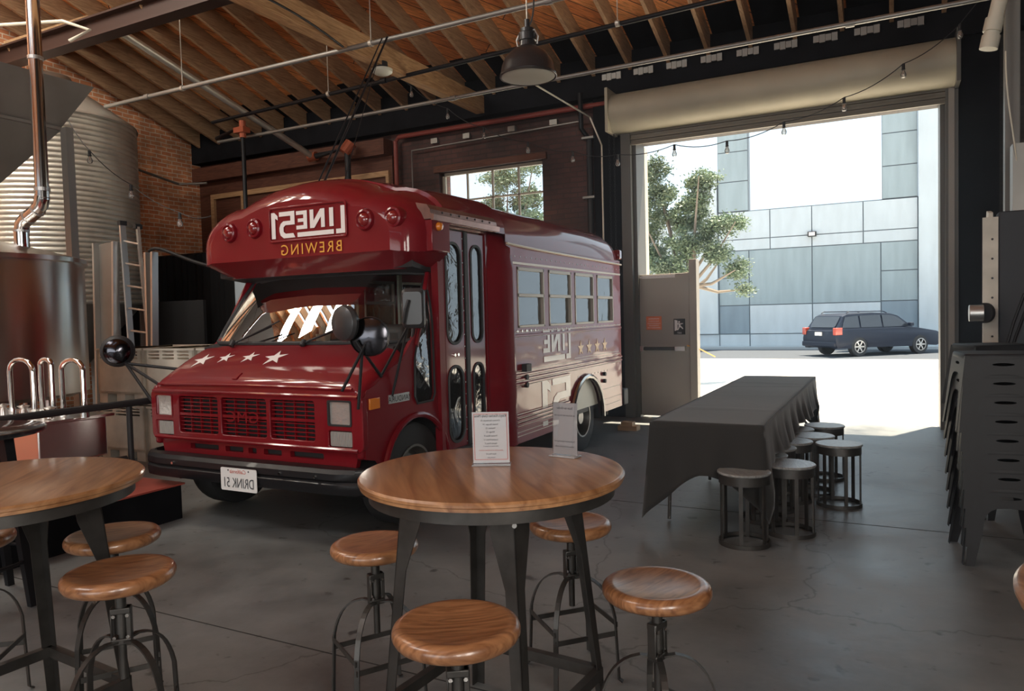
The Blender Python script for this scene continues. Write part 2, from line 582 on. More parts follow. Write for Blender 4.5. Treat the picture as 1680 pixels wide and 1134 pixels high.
    def plate(s, outline, holes, thick, fn):
        """flat plate with holes. outline/holes are 2D loops; fn(u, v, d) -> 3D with d the depth"""
        bm = bmesh.new()
        loops = [outline] + list(holes)
        es, idx = [], []
        for lp in loops:
            vs = [bm.verts.new((u, v, 0)) for u, v in lp]
            idx.append(vs)
            for i in range(len(vs)):
                es.append(bm.edges.new((vs[i], vs[(i + 1) % len(vs)])))
        bmesh.ops.triangle_fill(bm, use_beauty=True, use_dissolve=False, edges=es)
        bm.verts.index_update()
        vv = [(v.co.x, v.co.y) for v in bm.verts]
        ff = [tuple(v.index for v in f.verts) for f in bm.faces]
        n = len(vv)
        vs3 = [fn(u, v, 0) for u, v in vv] + [fn(u, v, thick) for u, v in vv]
        fs = [f for f in ff] + [tuple(i + n for i in f[::-1]) for f in ff]
        k = 0
        for lp in loops:
            m = len(lp)
            for i in range(m):
                a, b_ = k + i, k + (i + 1) % m
                fs.append((a, b_, b_ + n, a + n))
            k += m
        bm.free()
        return s.add(vs3, fs)

    def build(s, name, m, parent=None, smooth=False, bevel=0.0, label=None, org=None, xf=None, sub=0, angle=35):
        me = bpy.data.meshes.new(name)
        vs = s.v
        if xf is not None:
            vs = [tuple(xf @ V(v)) for v in vs]
        o0 = V(org) if org else V((0, 0, 0))
        me.from_pydata([tuple(V(v) - o0) for v in vs], [], s.f)
        me.validate()
        bm = bmesh.new()
        bm.from_mesh(me)
        bmesh.ops.recalc_face_normals(bm, faces=bm.faces)
        bm.to_mesh(me)
        bm.free()
        me.materials.append(m)
        o = bpy.data.objects.new(name, me)
        COL.objects.link(o)
        o.location = o0
        if bevel:
            bv = o.modifiers.new('bevel', 'BEVEL')
            bv.width = bevel
            bv.segments = 2
            bv.limit_method = 'ANGLE'
            bv.angle_limit = R(40)
        if sub:
            sb = o.modifiers.new('sub', 'SUBSURF')
            sb.levels = sb.render_levels = sub
        if smooth or bevel or sub:
            for p in me.polygons:
                p.use_smooth = True
            if not sub:
                me.set_sharp_from_angle(angle=R(angle))
        if parent is not None:
            o.parent = parent
            if not parent.get('_local'):
                o.matrix_parent_inverse = Matrix.Translation(-parent.location)
        if label:
            o['label'] = label
        return o


def thing(name, label, cat, loc=(0, 0, 0), group=None, local=False, rz=0):
    o = bpy.data.objects.new(name, None)
    COL.objects.link(o)
    o.location = loc
    o.rotation_euler = (0, 0, rz)
    o['label'] = label
    o['category'] = cat
    if group:
        o['group'] = group
    if local:
        o['_local'] = 1
    return o


def tag(o, label, cat, group=None, kind=None):
    o['label'] = label
    o['category'] = cat
    if group:
        o['group'] = group
    if kind:
        o['kind'] = kind
    return o


def struct(o, label=None):
    o['kind'] = 'structure'
    if label:
        o['label'] = label
    return o


def copy_tree(o, parent=None):
    c = o.copy()
    COL.objects.link(c)
    if parent is not None:
        c.parent = parent
        c.matrix_parent_inverse = o.matrix_parent_inverse.copy()
    for ch in list(o.children):
        copy_tree(ch, c)
    return c


def rrect(u0, u1, v0, v1, r, n=5):
    pts = []
    for cx, cy, a in ((u1 - r, v1 - r, 0), (u0 + r, v1 - r, 90), (u0 + r, v0 + r, 180), (u1 - r, v0 + r, 270)):
        for i in range(n + 1):
            t = R(a + 90 * i / n)
            pts.append((cx + r * math.cos(t), cy + r * math.sin(t)))
    return pts


def text_polys(txt, size, fn, thick=0.0015, align='CENTER', spacing=1.0, shear=0.0, mirror=True, extr=True):
    """text as an MB in the plane fn(u, v, d); mirrored as the photograph shows all its writing"""
    cu_ = bpy.data.curves.new('t', 'FONT')
    cu_.body = txt
    cu_.size = size
    cu_.align_x = align
    cu_.space_character = spacing
    cu_.shear = shear
    cu_.resolution_u = 3
    ob = bpy.data.objects.new('t', cu_)
    COL.objects.link(ob)
    dg = bpy.context.evaluated_depsgraph_get()
    me = bpy.data.meshes.new_from_object(ob.evaluated_get(dg))
    b = MB()
    k = -1 if mirror else 1
    b.add([fn(k * v.co.x, v.co.y, thick) for v in me.vertices], [tuple(p.vertices) for p in me.polygons])
    bpy.data.objects.remove(ob)
    bpy.data.meshes.remove(me)
    bpy.data.curves.remove(cu_)
    return b


def star_pts(cu_, cv, r, rot=0, k=0.4):
    return [(cu_ + math.cos(PI / 2 + rot + i * PI / 5) * (r if i % 2 == 0 else r * k),
             cv + math.sin(PI / 2 + rot + i * PI / 5) * (r if i % 2 == 0 else r * k)) for i in range(10)]


def bez(p0, p1, p2, p3, n=12):
    out = []
    for i in range(n + 1):
        t = i / n
        out.append(V(p0) * (1 - t) ** 3 + V(p1) * 3 * t * (1 - t) ** 2 + V(p2) * 3 * t * t * (1 - t) + V(p3) * t ** 3)
    return out


# ================================================================== SETTING
XW0, XW1 = -12.0, 3.2
YB = 10.2
EAVE = 4.82
SL = 0.338


def roof_z(y):
    return EAVE + SL * (10.2 - y) if y > -0.5 else EAVE + SL * 10.7 + SL * (y + 0.5)


struct(MB().box((XW0 - 0.4, -10.4, -0.2), (XW1 + 0.4, 10.35, 0)).build('floor', M_floor))
jt = MB().box((XW0, 2.50, 0.0005), (XW1, 2.508, 0.0012)).box((XW0, 5.54, 0.0005), (XW1, 5.548, 0.0012))
struct(jt.build('trim_1', mat('joint filler', (0.03, 0.03, 0.03), 0.9)), 'saw cut joints in the concrete floor')
# outside ground
g = MB()
g.add([(-40, 10.35, -0.015), (25, 10.35, -0.015), (25, 26.0, -0.2), (-40, 26.0, -0.2), (-40, 10.35, -0.4), (25, 10.35, -0.4), (25, 26, -0.5), (-40, 26, -0.5)],
      [(0, 1, 2, 3), (7, 6, 5, 4), (0, 4, 5, 1), (1, 5, 6, 2), (2, 6, 7, 3), (3, 7, 4, 0)])
struct(g.build('concrete_apron', M_apron), 'sunlit pale concrete apron outside the roller door')
struct(MB().box((-40, 26.0, -0.6), (25, 31.9, -0.2)).build('asphalt_street', M_asph), 'grey asphalt street strip in front of the concrete building')
struct(MB().box((-40, 31.9, -0.6), (25, 33.0, -0.1)).build('far_sidewalk', mat('far walk', (0.36, 0.39, 0.41), 0.9)), 'pavement at the foot of the concrete building')

# walls
OPX0, OPX1, OPZ = -3.22, 0.57, 3.9
WX0, WX1, WZ0, WZ1 = -6.5, -4.66, 2.0, 3.83
xz = lambda y: (lambda u, v, d: (u, y + d, v))
struct(MB().plate([(XW0, 0), (OPX0, 0), (OPX0, OPZ), (OPX0, 5.0), (XW0, 5.0)], [[(WX0, WZ0), (WX1, WZ0), (WX1, WZ1), (WX0, WZ1)]], 0.35, xz(YB)).build('wall_back', M_brickB))
struct(MB().plate([(OPX1, 0), (XW1, 0), (XW1, 5.0), (OPX0 , 5.0), (OPX0, OPZ), (OPX1, OPZ)], [], 0.35, xz(YB)).build('wall_back_right', M_brickR))
yz = lambda x: (lambda u, v, d: (x + d, u, v))
gable = [(-10.2, 0), (10.2, 0), (10.2, roof_z(10.2) + .3), (-0.5, roof_z(-0.5) + .3), (-10.2, roof_z(-10.2) + .3)]
struct(MB().plate(gable, [], -0.35, yz(XW0)).build('wall_left', M_brickL))
struct(MB().plate(gable, [], 0.35, yz(XW1)).build('wall_right', M_brickR))
struct(MB().plate([(XW0, 0), (XW1, 0), (XW1, 5), (XW0, 5)], [[(-6, 0.01), (2, 0.01), (2, 3.8), (-6, 3.8)]], -0.3, xz(-10.2)).build('wall_front', M_brickB))  # unseen wall, its opening added for fill light
# ceiling: sloped boards with skylights, rafters, bridging blocks
SKY = [(-10.7, -10.0), (-9.55, -8.85), (-8.4, -7.7)]
holes = [[(a, 0.9), (b, 0.9), (b, 4.3), (a, 4.3)] for a, b in SKY]
holes2 = [[(a, -5.6), (b, -5.6), (b, -1.6), (a, -1.6)] for a, b in SKY + [(-5.2, -4.5), (-1.6, -0.9)]]
ceil = MB().plate([(XW0, -0.5), (XW1, -0.5), (XW1, 10.56), (XW0, 10.56)], holes, 0.08, lambda u, v, d: (u, v, roof_z(v) + 0.24 + d)).build('ceiling', M_planks)
struct(ceil)
c2 = MB().plate([(XW0, -10.6), (XW1, -10.6), (XW1, -0.5), (XW0, -0.5)], holes2, 0.08, lambda u, v, d: (u, v, EAVE + SL * 10.7 + SL * (v + 0.5) + 0.24 + d)).build('roof_deck', M_planks, ceil)
x = -11.75
nr = 0
while x < XW1:
    RF = MB()
    hh = 0.26
    RF.add([(x - .024, -0.5, roof_z(-0.5) - .04), (x + .024, -0.5, roof_z(-0.5) - .04), (x + .024, 9.98, EAVE + .024), (x - .024, 9.98, EAVE + .024),
            (x - .024, -0.5, roof_z(-0.5) + .24), (x + .024, -0.5, roof_z(-0.5) + .24), (x + .024, 9.98, EAVE + .314), (x - .024, 9.98, EAVE + .314)],
           [(0, 3, 2, 1), (4, 5, 6, 7), (0, 1, 5, 4), (1, 2, 6, 5), (2, 3, 7, 6), (3, 0, 4, 7)])
    RF.build('rafter', M_rafter, ceil)
    x += 0.535
    nr += 1
for yb_ in (7.35, 4.2):
    x = -11.75
    while x < -5.0:
        b = MB().box((x + .03, yb_ - .022, roof_z(yb_) + .04), (x + .505, yb_ + .022, roof_z(yb_) + .23))
        b.build('bridging_block', M_rafter, ceil)
        x += 0.535
# near black eave board and strips above the back wall
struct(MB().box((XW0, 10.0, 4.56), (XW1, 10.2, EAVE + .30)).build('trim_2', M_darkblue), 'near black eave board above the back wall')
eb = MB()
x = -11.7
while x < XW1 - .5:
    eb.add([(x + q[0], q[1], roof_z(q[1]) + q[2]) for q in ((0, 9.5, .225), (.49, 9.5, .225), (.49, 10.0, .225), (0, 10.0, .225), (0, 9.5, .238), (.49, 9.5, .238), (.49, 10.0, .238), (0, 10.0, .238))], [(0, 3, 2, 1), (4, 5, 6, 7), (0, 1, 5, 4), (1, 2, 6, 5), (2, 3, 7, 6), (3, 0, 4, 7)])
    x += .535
struct(eb.build('trim_3', M_darkblue), 'near black infill between the rafter ends')
xx = -3.6  # row of pale ragged patches along the eave, built from small boxes
for k in range(9):
    b = MB()
    for j in range(4):
        b.box((xx + j * .07, 9.965, 4.76 - .012 * (j % 2)), (xx + .065 + j * .07, 10.0, 4.84 + .006 * (j % 2)))
    tag(b.build('eave_patch', M_galvd, org=(xx, 9.97, 4.78)), 'ragged pale bracket in the row on the black eave above the roller door', 'patch', 'pale patches along the black eave')
    xx += 0.46
# timber beam running to the back wall and steel truss beam at left
bm_ = MB().box((-5.66, 3.0, 4.60), (-5.52, 10.0, 4.86))
tag(bm_.build('timber_beam', M_beam), 'thick pale timber beam running under the rafters to the back wall', 'beam')
sb = thing('steel_roof_beam', 'dark steel I beam crossing below the rafters above the corrugated silo', 'beam', (-9, 6.15, 5.2))
MB().box((-12, 6.05, 5.16), (XW1, 6.25, 5.185)).box((-12, 6.05, 5.40), (XW1, 6.25, 5.425)).box((-12, 6.14, 5.185), (XW1, 6.16, 5.40)).build('flange', mat('dark red steel', (0.045, 0.024, 0.020), 0.5, 0.3), sb)
for xb in (-11.0, -8.2):
    tag(MB().bar((xb, 6.15, 5.42), (xb + .75, 7.1, 6.02), .14, .14).build('roof_brace', M_beam, org=(xb, 6.15, 5.42)), 'short orange timber brace rising from the steel beam at far left' if xb < -10 else 'short timber brace from the steel beam beside the shiny flue top', 'brace')

# back wall details -----------------------------------------------------------
w = thing('window_1', '', 'window', (-5.58, YB, 2.9))
del w['label'], w['category']
w['kind'] = 'structure'
fr = MB().box((WX0, YB + .1, WZ0), (WX0 + .045, YB + .16, WZ1)).box((WX1 - .045, YB + .1, WZ0), (WX1, YB + .16, WZ1)).box((WX0, YB + .1, WZ1 - .045), (WX1, YB + .16, WZ1)).box((WX0, YB + .1, WZ0), (WX1, YB + .16, WZ0 + .045))
for k in range(1, 4):
    xk = WX0 + (WX1 - WX0) * k / 4
    fr.box((xk - .013, YB + .11, WZ0), (xk + .013, YB + .15, WZ1))
for k in range(1, 4):
    zk = WZ1 - .46 * k
    fr.box((WX0, YB + .11, zk - .013), (WX1, YB + .15, zk + .013))
fr.build('window_frame', mat('window frame paint', (0.36, 0.31, 0.24), 0.5), w)
MB().box((WX0, YB + .125, WZ0), (WX1, YB + .13, WZ1)).build('window_pane', M_glass, w)
MB().box((WX0 - .08, YB - .04, WZ1), (WX1 + .08, YB + .0, WZ1 + .10)).build('window_lintel', M_darkwood, w)

# framed dark timber bay left of the window
tag(MB().box((-11.95, 9.95, 4.20), (-7.4, 10.19, 4.46)).build('timber_header', M_darkwood), 'dark red brown timber header across the back wall at left', 'beam')
tb = thing('timber_panelling', 'dark red timber infill with pale trim behind the bus roof', 'panelling', (-9.5, 10.1, 3))
MB().box((-11.95, 10.12, 2.5), (-7.36, 10.19, 4.2)).build('panel', M_darkwood, tb)
MB().box((-11.6, 10.06, 3.86), (-7.4, 10.12, 3.95)).box((-11.6, 10.06, 2.5), (-11.52, 10.12, 3.86)).box((-10.8, 10.06, 2.5), (-10.74, 10.12, 3.86)).box((-7.46, 10.06, 2.5), (-7.40, 10.12, 3.86)).build('trim', M_trimwood, tb)
tag(MB().tube([(-7.25, 10.08, 2.4), (-7.25, 10.08, 4.40), (-7.18, 10.08, 4.47), (-3.55, 10.08, 4.47)], .038, 10).build('red_sprinkler_pipe', M_redpipe), 'dark red pipe running up and along the back wall above the window', 'pipe')
tag(MB().tube([(-6.95, 10.1, 2.5), (-6.95, 10.1, 4.22), (-3.95, 10.1, 4.28)], .014, 8).build('wall_conduit', M_galvd), 'thin grey conduit framing the window top on the back wall', 'conduit')
for i, xk in enumerate((-6.6, -6.0, -5.2, -4.5)):
    tag(MB().box((xk, 10.14, 4.30), (xk + .12, 10.2, 4.38)).build('conduit_clip', M_galvd, org=(xk, 10.17, 4.3)), 'small grey junction clip above the back wall window', 'clip', 'clips above the window')
db = thing('downpipe', 'black pipe with clamps running down the dark brick beside the roller door', 'pipe', (-3.86, 10.1, 0))
MB().tube([(-3.86, 10.1, 0.02), (-3.86, 10.1, 4.0)], .045, 12).build('pipe_run', M_black, db)
MB().tube([(-3.86, 10.1, 4.0), (-3.95, 10.02, 4.15), (-3.95, 10.0, 4.65)], .035, 10).build('upper_bend', M_blackm, db)
for z in (3.15, 4.0, 2.0):
    MB().box((-3.95, 10.02, z), (-3.77, 10.19, z + .03)).build('clamp', M_galvd, db)

# roller door -----------------------------------------------------------------
rd = thing('roller_door', 'rolled up cream roller door drum spanning above the doorway', 'roller door', (-1.35, 10.0, 4.2))
pr = []
for a in range(0, 25):
    t = R(-90 + a * 180 / 24)
    pr.append((-math.cos(t) * .30, math.sin(t) * .27))
ring = lambda x: [(x, 9.98 + p[0], 4.26 + p[1]) for p in pr] + [(x, 10.19, 4.53), (x, 10.19, 3.99)]
MB().loft([ring(-3.42), ring(0.66)]).build('drum_housing', M_shutter, rd, smooth=True)
cap_ = lambda x0, x1: MB().box((x0, 9.66, 3.97), (x1, 10.19, 4.56))
cap_(-3.46, -3.42).build('end_bracket', M_shutter, rd)
cap_(0.66, 0.70).build('end_bracket', M_frame, rd)
sl = MB()
for k in range(5):
    sl.box((-3.22, 10.02 + .012 * (k % 2), 3.995 - k * .035), (0.57, 10.06 + .012 * (k % 2), 3.965 - k * .035))
sl.build('curtain_bottom_slats', mat('shutter slat', (0.16, 0.14, 0.11), 0.5, 0.3), rd)
MB().box((-3.2, 10.07, 3.84), (-1.9, 10.10, 3.90)).build('torn_weather_seal', M_black, rd)
# tracks / columns
dj = struct(MB().box((-3.36, 10.0, 0), (-3.22, 10.2, 4.0)).box((-3.22, 10.1, 0), (-3.17, 10.5, 3.9)).build('trim_4', M_frame), 'steel jamb left of the roller doorway')
struct(MB().box((-3.78, 10.06, 0), (-3.36, 10.2, 4.55)).build('trim_5', M_darkblue), 'near black column left of the roller doorway')
struct(MB().box((0.52, 10.1, 0), (0.57, 10.5, 3.9)).build('trim_6', M_frame), 'steel jamb right of the roller doorway')
struct(MB().box((0.70, 10.04, 0), (1.1, 10.2, 4.8)).build('trim_7', M_darkblue), 'near black column right of the roller doorway')
struct(MB().box((-3.27, 10.5, 0), (-3.2, 10.75, 3.9)).build('trim_8', mat('outer brick edge', (0.55, 0.5, 0.42), 0.9)), 'pale brick edge of the doorway outside')
struct(MB().box((0.60, 10.0, 0), (0.66, 10.2, 4.0)).build('trim_9', M_doorgrey), 'pale steel guide strip right of the roller doorway')
struct(MB().box((0.57, 10.02, 0), (0.60, 10.2, 4.0)).box((0.66, 10.02, 0), (0.70, 10.2, 4.0)).build('trim_10', M_frame), 'dark guide channel right of the roller doorway')
# hoist chain
hc = MB()
for s_ in (-.035, .035):
    z = .35
    k = 0
    while z < 3.98:
        c = V((-3.44 + s_, 9.86, z))
        pts = []
        for i in range(8):
            t = 2 * PI * i / 8
            if k % 2:
                pts.append(c + V((math.cos(t) * .013, 0, math.sin(t) * .022)))
            else:
                pts.append(c + V((0, math.cos(t) * .013, math.sin(t) * .022)))
        hc.tube(pts, .0035, 4, closed=True)
        z += .036
        k += 1
for k in range(5):
    c = V((-3.475 + k * .0175, 9.86, .33 - .02 * math.sin(PI * k / 4)))
    hc.tube([c + V((math.cos(t * PI / 4) * .02, 0, math.sin(t * PI / 4) * .010)) for t in range(8)], .0035, 4, closed=True)
tag(hc.build('hoist_chain', M_blackm, org=(-3.44, 9.86, .35)), 'long black hoist chain loop hanging from the roller door drum', 'chain')
tag(MB().tube([(-3.6, 9.9, 0.05), (-3.6, 9.9, 3.85), (-3.75, 9.85, 4.25), (-3.95, 8.2, 4.37)], .013, 6).build('bent_conduit', M_galv), 'thin pale conduit bending down from the ceiling pipe beside the doorway', 'conduit')

# pass door
pd = thing('pass_door', 'grey steel exit door with push bar standing left of the doorway', 'door', (-3.22, 10.2, 0))
MB().box((-3.19, 10.16, 0.025), (-2.46, 10.21, 2.02)).build('leaf', M_doorgrey, pd, bevel=.004)
MB().box((-2.46, 10.12, 0.0), (-2.36, 10.30, 2.20)).build('post', M_doorgrey, pd, bevel=.004)
MB().box((-3.17, 10.155, 1.97), (-3.0, 10.16, 2.0)).box((-3.13, 10.152, 1.965), (-2.66, 10.16, 2.005)).build('notice_strip', M_paper, pd)
text_polys('THIS DOOR TO REMAIN UNLOCKED WHEN BUILDING IS OCCUPIED', .0165, lambda u, v, d: (-2.895 + u, 10.151 - d, 1.979 + v)).build('notice_lettering', M_ink, pd)
ph = MB().box((-3.13, 10.09, .955), (-2.53, 10.14, 1.0))
ph.build('push_bar', mat('dark push bar', (0.05, 0.045, 0.04), 0.4, 0.5), pd, bevel=.005)
MB().box((-2.66, 10.07, .945), (-2.52, 10.16, 1.01)).box((-3.16, 10.08, .94), (-3.11, 10.16, 1.012)).build('bar_bracket', M_alu, pd, bevel=.004)
MB().tube([(-2.5, 10.12, 1.02), (-2.35, 10.25, .96), (-2.2, 10.5, .84)], .008, 6).build('tie_rope', M_gold, pd)
for z in (.35, 1.1, 1.85):
    MB().box((-3.215, 10.13, z), (-3.17, 10.17, z + .12)).build('hinge', M_black, pd)
sg = MB().box((-3.08, 10.152, 1.24), (-2.86, 10.16, 1.43)).build('warning_sign', M_orangeink, pd)
for i, (t_, z) in enumerate([('WARNING', 1.385), ('THIS DOOR IS', 1.352), ('ALARMED WHEN', 1.322), ('OPENED FOR', 1.292), ('EMERGENCY USE', 1.262)]):
    text_polys(t_, .032 if i == 0 else .024, lambda u, v, d: (-2.97 + u, 10.151 - d, z + v)).build('warning_lettering', M_paper, sg)
sg = MB().box((-2.69, 10.152, 1.17), (-2.53, 10.16, 1.39)).build('exit_sign', M_black, pd, label='black exit sign with a running figure')
yy_ = lambda u, v, d: (u, 10.150 - d, v)
MB().plate([(-2.675, 1.22), (-2.635, 1.235), (-2.635, 1.365), (-2.675, 1.375)], [], .001, yy_).build('door_symbol', M_paper, sg)
b = MB().plate([(-2.612 + .013 * math.cos(t * PI / 5), 1.345 + .013 * math.sin(t * PI / 5)) for t in range(10)], [], .001, yy_)
b.plate([(-2.625, 1.33), (-2.598, 1.325), (-2.59, 1.29), (-2.57, 1.275), (-2.555, 1.25), (-2.565, 1.245), (-2.585, 1.265), (-2.605, 1.275), (-2.612, 1.255), (-2.63, 1.228), (-2.64, 1.235), (-2.625, 1.26), (-2.62, 1.29)], [], .001, yy_)
b.plate([(-2.598, 1.325), (-2.59, 1.31), (-2.558, 1.318), (-2.56, 1.328)], [], .001, yy_)
b.plate([(-2.628, 1.33), (-2.62, 1.32), (-2.645, 1.295), (-2.652, 1.303)], [], .001, yy_)
b.build('figure_symbol', M_paper, sg)
text_polys('EXIT', .03, lambda u, v, d: (-2.61 + u, 10.150 - d, 1.183 + v)).build('exit_lettering', M_paper, sg)


# ceiling pipes ----------------------------------------------------------------
def pipe(name, pts, r, m, label, rods=(), cat='pipe', clamps=()):
    t = thing(name, label, cat, pts[0])
    MB().tube(pts, r, 12).build('pipe_run', m, t, smooth=True)
    for p in rods:
        MB().cyl(p, (p[0], p[1], roof_z(p[1]) + .05), .006, 6).build('hanger_rod', M_galv, t)
        MB().cyl((p[0] - .02, p[1], p[2]), (p[0] + .02, p[1], p[2]), r * 1.35, 12).build('pipe_clamp', M_galv, t)
    for p in clamps:
        MB().cyl((p[0] - .04, p[1], p[2]), (p[0] + .04, p[1], p[2]), r * 1.35, 12).build('coupling', m, t)
    return t


pipe('sprinkler_pipe', [(-9.9, 6.82, 4.60), (XW1, 6.82, 4.60)], .028, M_galvd, 'long grey ceiling pipe on hanger rods in front of the pale timber beam', rods=[(-8.3, 6.82, 4.6), (-5.2, 6.82, 4.6), (-2.0, 6.82, 4.6)], clamps=[(-9.0, 6.82, 4.6), (-3.0, 6.82, 4.6)])
pipe('sprinkler_pipe', [(-9.4, 8.25, 4.62), (XW1, 7.35, 4.60)], .026, M_blackm, 'dark ceiling pipe passing just behind the black pendant lamp', rods=[(-6.9, 8.06, 4.62), (-2.6, 7.72, 4.6)], clamps=[(-5.9, 7.98, 4.61)])
pipe('sprinkler_pipe', [(-9.35, 8.3, 4.32), (XW1, 8.15, 4.30)], .024, M_galvd, 'pale thin ceiling pipe closest to the black eave over the doorway', clamps=[(-5.0, 8.24, 4.31), (-.35, 8.19, 4.3)])
pipe('galvanised_duct_pipe', [(-8.755, 6.30, 5.25), (-8.78, 9.78, 4.30)], .05, M_galv, 'thick shiny galvanised pipe running back under the left rafters', clamps=[])
pipe('fire_main', [(-8.74, 9.8, 4.29), (-7.95, 9.7, 4.32), (-7.95, 9.7, .02)], .05, M_black, 'black fire main dropping to the floor behind the bus roof')
tag(MB().cyl((-7.99, 9.66, 4.24), (-7.9, 9.74, 4.40), .10, 12).build('pipe_fitting', M_copper), 'copper red elbow fitting atop the black fire main above the bus', 'pipe fitting')
tag(MB().cyl((-8.86, 9.8, 4.28), (-8.70, 9.8, 4.30), .075, 14).build('pipe_fitting', M_copper), 'copper red coupling at the end of the thick galvanised pipe', 'pipe fitting')
pipe('stand_pipe', [(-9.6, 8.5, 4.45), (-8.6, 8.1, 4.42), (-8.6, 8.1, .0)], .032, M_blackm, 'thin black stand pipe rising behind the left end of the bus roof cap')
tag(MB().box((-8.72, 8.03, 4.32), (-8.52, 8.17, 4.40)).cyl((-8.6, 8.1, 4.25), (-8.6, 8.1, 4.5), .05, 10).build('valve_fitting', M_copper), 'copper red valve fitting on the stand pipe left of the bus roof', 'valve')
pipe('wall_pipe', [(-11.9, 7.9, 4.40), (-11.9, 9.6, 4.12), (-11.4, 9.82, 4.12)], .022, M_galvd, 'thin grey pipe along the top of the orange brick wall')
tag(MB().tube([(-9.6, 4.6, 4.9), (-7.9, 5.0, 4.78), (-7.6, 5.1, 4.66), (-7.8, 5.0, 4.55)], .018, 8).build('looped_conduit', M_cream), 'pale looped conduit hanging under the steel beam at top left', 'conduit')
tag(MB().tube(bez((-5.2, 3.2, 4.6), (-5.3, 4.3, 4.3), (-5.2, 4.8, 4.75), (-5.5, 6.7, 4.58), 16), .012, 6).build('slack_cable', M_blackm), 'slack dark cable looping under the pale timber beam', 'cable')
# trolley poles above the bus, leaning from a hook on the beam
for nm, p, q, lb in (('trolley_pole', (-4.45, 5.05, 2.64), (-4.9, 6.72, 4.58), 'taller black pole leaning from the bus roof up to the ceiling pipe'),
                     ('trolley_cable', (-4.25, 5.1, 2.64), (-5.5, 7.35, 4.65), 'thin guy wire from the bus roof up to the timber beam')):
    tag(MB().cyl(p, q, .011 if 'pole' in nm else .004, 8).build(nm, M_blackm, org=p), lb, 'pole' if 'pole' in nm else 'cable')
tag(MB().cyl((-4.52, 5.05, 2.64), (-4.97, 6.72, 4.58), .007, 8).build('trolley_pole', M_blackm, org=(-4.52, 5.05, 2.64)), 'thinner black pole right against the taller leaning pole above the bus', 'pole')
# smoke detector / puck lamp
dt = thing('ceiling_puck_lamp', 'small round white lamp fixed under the timber beam', 'lamp', (-5.56, 7.5, 4.5))
MB().cyl((-5.56, 7.5, 4.57), (-5.56, 7.5, 4.65), .07, 16).build('mount', M_black, dt)
MB().lathe([(.0, 4.50), (.09, 4.505), (.125, 4.53), (.13, 4.56), (.1, 4.575), (0, 4.58)], (-5.56, 7.5, 0), 24).build('diffuser', M_lampin, dt, smooth=True)

# black pendant lamp
LX, LY, LZ = -2.30, 4.83, 3.20
pl = thing('pendant_lamp', 'black industrial dome pendant lamp hanging from the roof', 'pendant lamp', (LX, LY, LZ))
dome = [(.198, .0), (.203, .012), (.196, .03), (.188, .075), (.165, .125), (.13, .165), (.09, .195), (.062, .21), (.058, .245), (.064, .25), (.064, .30), (.05, .31), (.05, .335), (.02, .345), (.02, .40)]
inner = [(.0, .40), (.015, .40)]
MB().lathe([(r_, LZ + z_) for r_, z_ in dome] , (LX, LY, 0), 40).build('dome_shade', mat('black enamel shade', (0.02, 0.02, 0.022), 0.35, 0.2, 0.4), pl, smooth=True)
MB().lathe([(.0, LZ - .006), (.17, LZ - .008), (.192, LZ - .002), (.19, LZ + .004), (0, LZ + .004)], (LX, LY, 0), 32).build('diffuser', M_lampin, pl, smooth=True)
MB().tube([(LX + .2 * math.cos(t * PI / 16), LY + .2 * math.sin(t * PI / 16), LZ) for t in range(32)], .006, 6, closed=True).build('rim', M_iron, pl, smooth=True)
MB().cyl((LX, LY, LZ + .40), (LX, LY, roof_z(LY) + .02), .005, 6).build('chain', M_galv, pl)
MB().tube(bez((LX + .02, LY, LZ + .36), (LX + .09, LY, LZ + .45), (LX + .05, LY, LZ + .7), (LX + .01, LY, LZ + 1.6), 12), .006, 6).build('cord', M_black, pl)
MB().tube([(LX - .075, LY, LZ + .22), (LX - .085, LY, LZ + .27), (LX - .06, LY, LZ + .32), (LX + .06, LY, LZ + .32), (LX + .085, LY, LZ + .27), (LX + .075, LY, LZ + .22)], .006, 6).build('yoke', M_alu, pl)


# string lights
def make_bulb(name, label, group):
    t = thing(name, label, 'light bulb', (0, 0, 0), group, local=True)
    MB().lathe([(.012, 0), (.017, -.005), (.017, -.055), (.021, -.06), (.021, -.07), (.0, -.07)], n=12).build('socket', M_black, t, smooth=True)
    MB().lathe([(.013, -.07), (.018, -.085), (.030, -.115), (.031, -.13), (.022, -.152), (.0, -.16)], n=12).build('bulb_glass', M_bulb, t, smooth=True)
    MB().tube([(-.006, 0, -.07), (-.008, 0, -.12), (.008, 0, -.12), (.006, 0, -.07)], .0015, 4).build('filament', M_copper, t)
    return t


BP = [(.708, 9.9, 4.66), (.14, 9.88, 4.31), (-.493, 9.88, 4.02), (-1.178, 9.85, 3.82), (-1.874, 9.85, 3.675), (-2.56, 9.85, 3.715), (-3.32, 9.75, 3.66), (-4.0, 9.8, 3.80), (-4.7, 9.8, 4.02), (-5.40, 9.75, 4.31), (-5.9, 9.55, 4.62), (-6.3, 9.2, 4.92)]
BP = [(x_ * 9.45 / y_, 9.45, 1.5 + (z_ - 1.5) * 9.45 / y_) if y_ > 9.6 else (x_, y_, z_) for x_, y_, z_ in BP]
wl = [BP[0]]
for i in range(len(BP) - 1):
    a, b_ = V(BP[i]), V(BP[i + 1])
    for k in range(1, 9):
        t = k / 8
        wl.append(a.lerp(b_, t) - V((0, 0, .05 * 4 * t * (1 - t))))
wl = [(.90, 9.4, 4.78)] + wl + [(-6.5, 9.1, 5.1)]
sw = tag(MB().tube(wl, .006, 6).build('string_light_wire', M_black, org=(-3, 9.8, 3.7)), 'black festoon wire sagging across the doorway and the back window', 'wire')
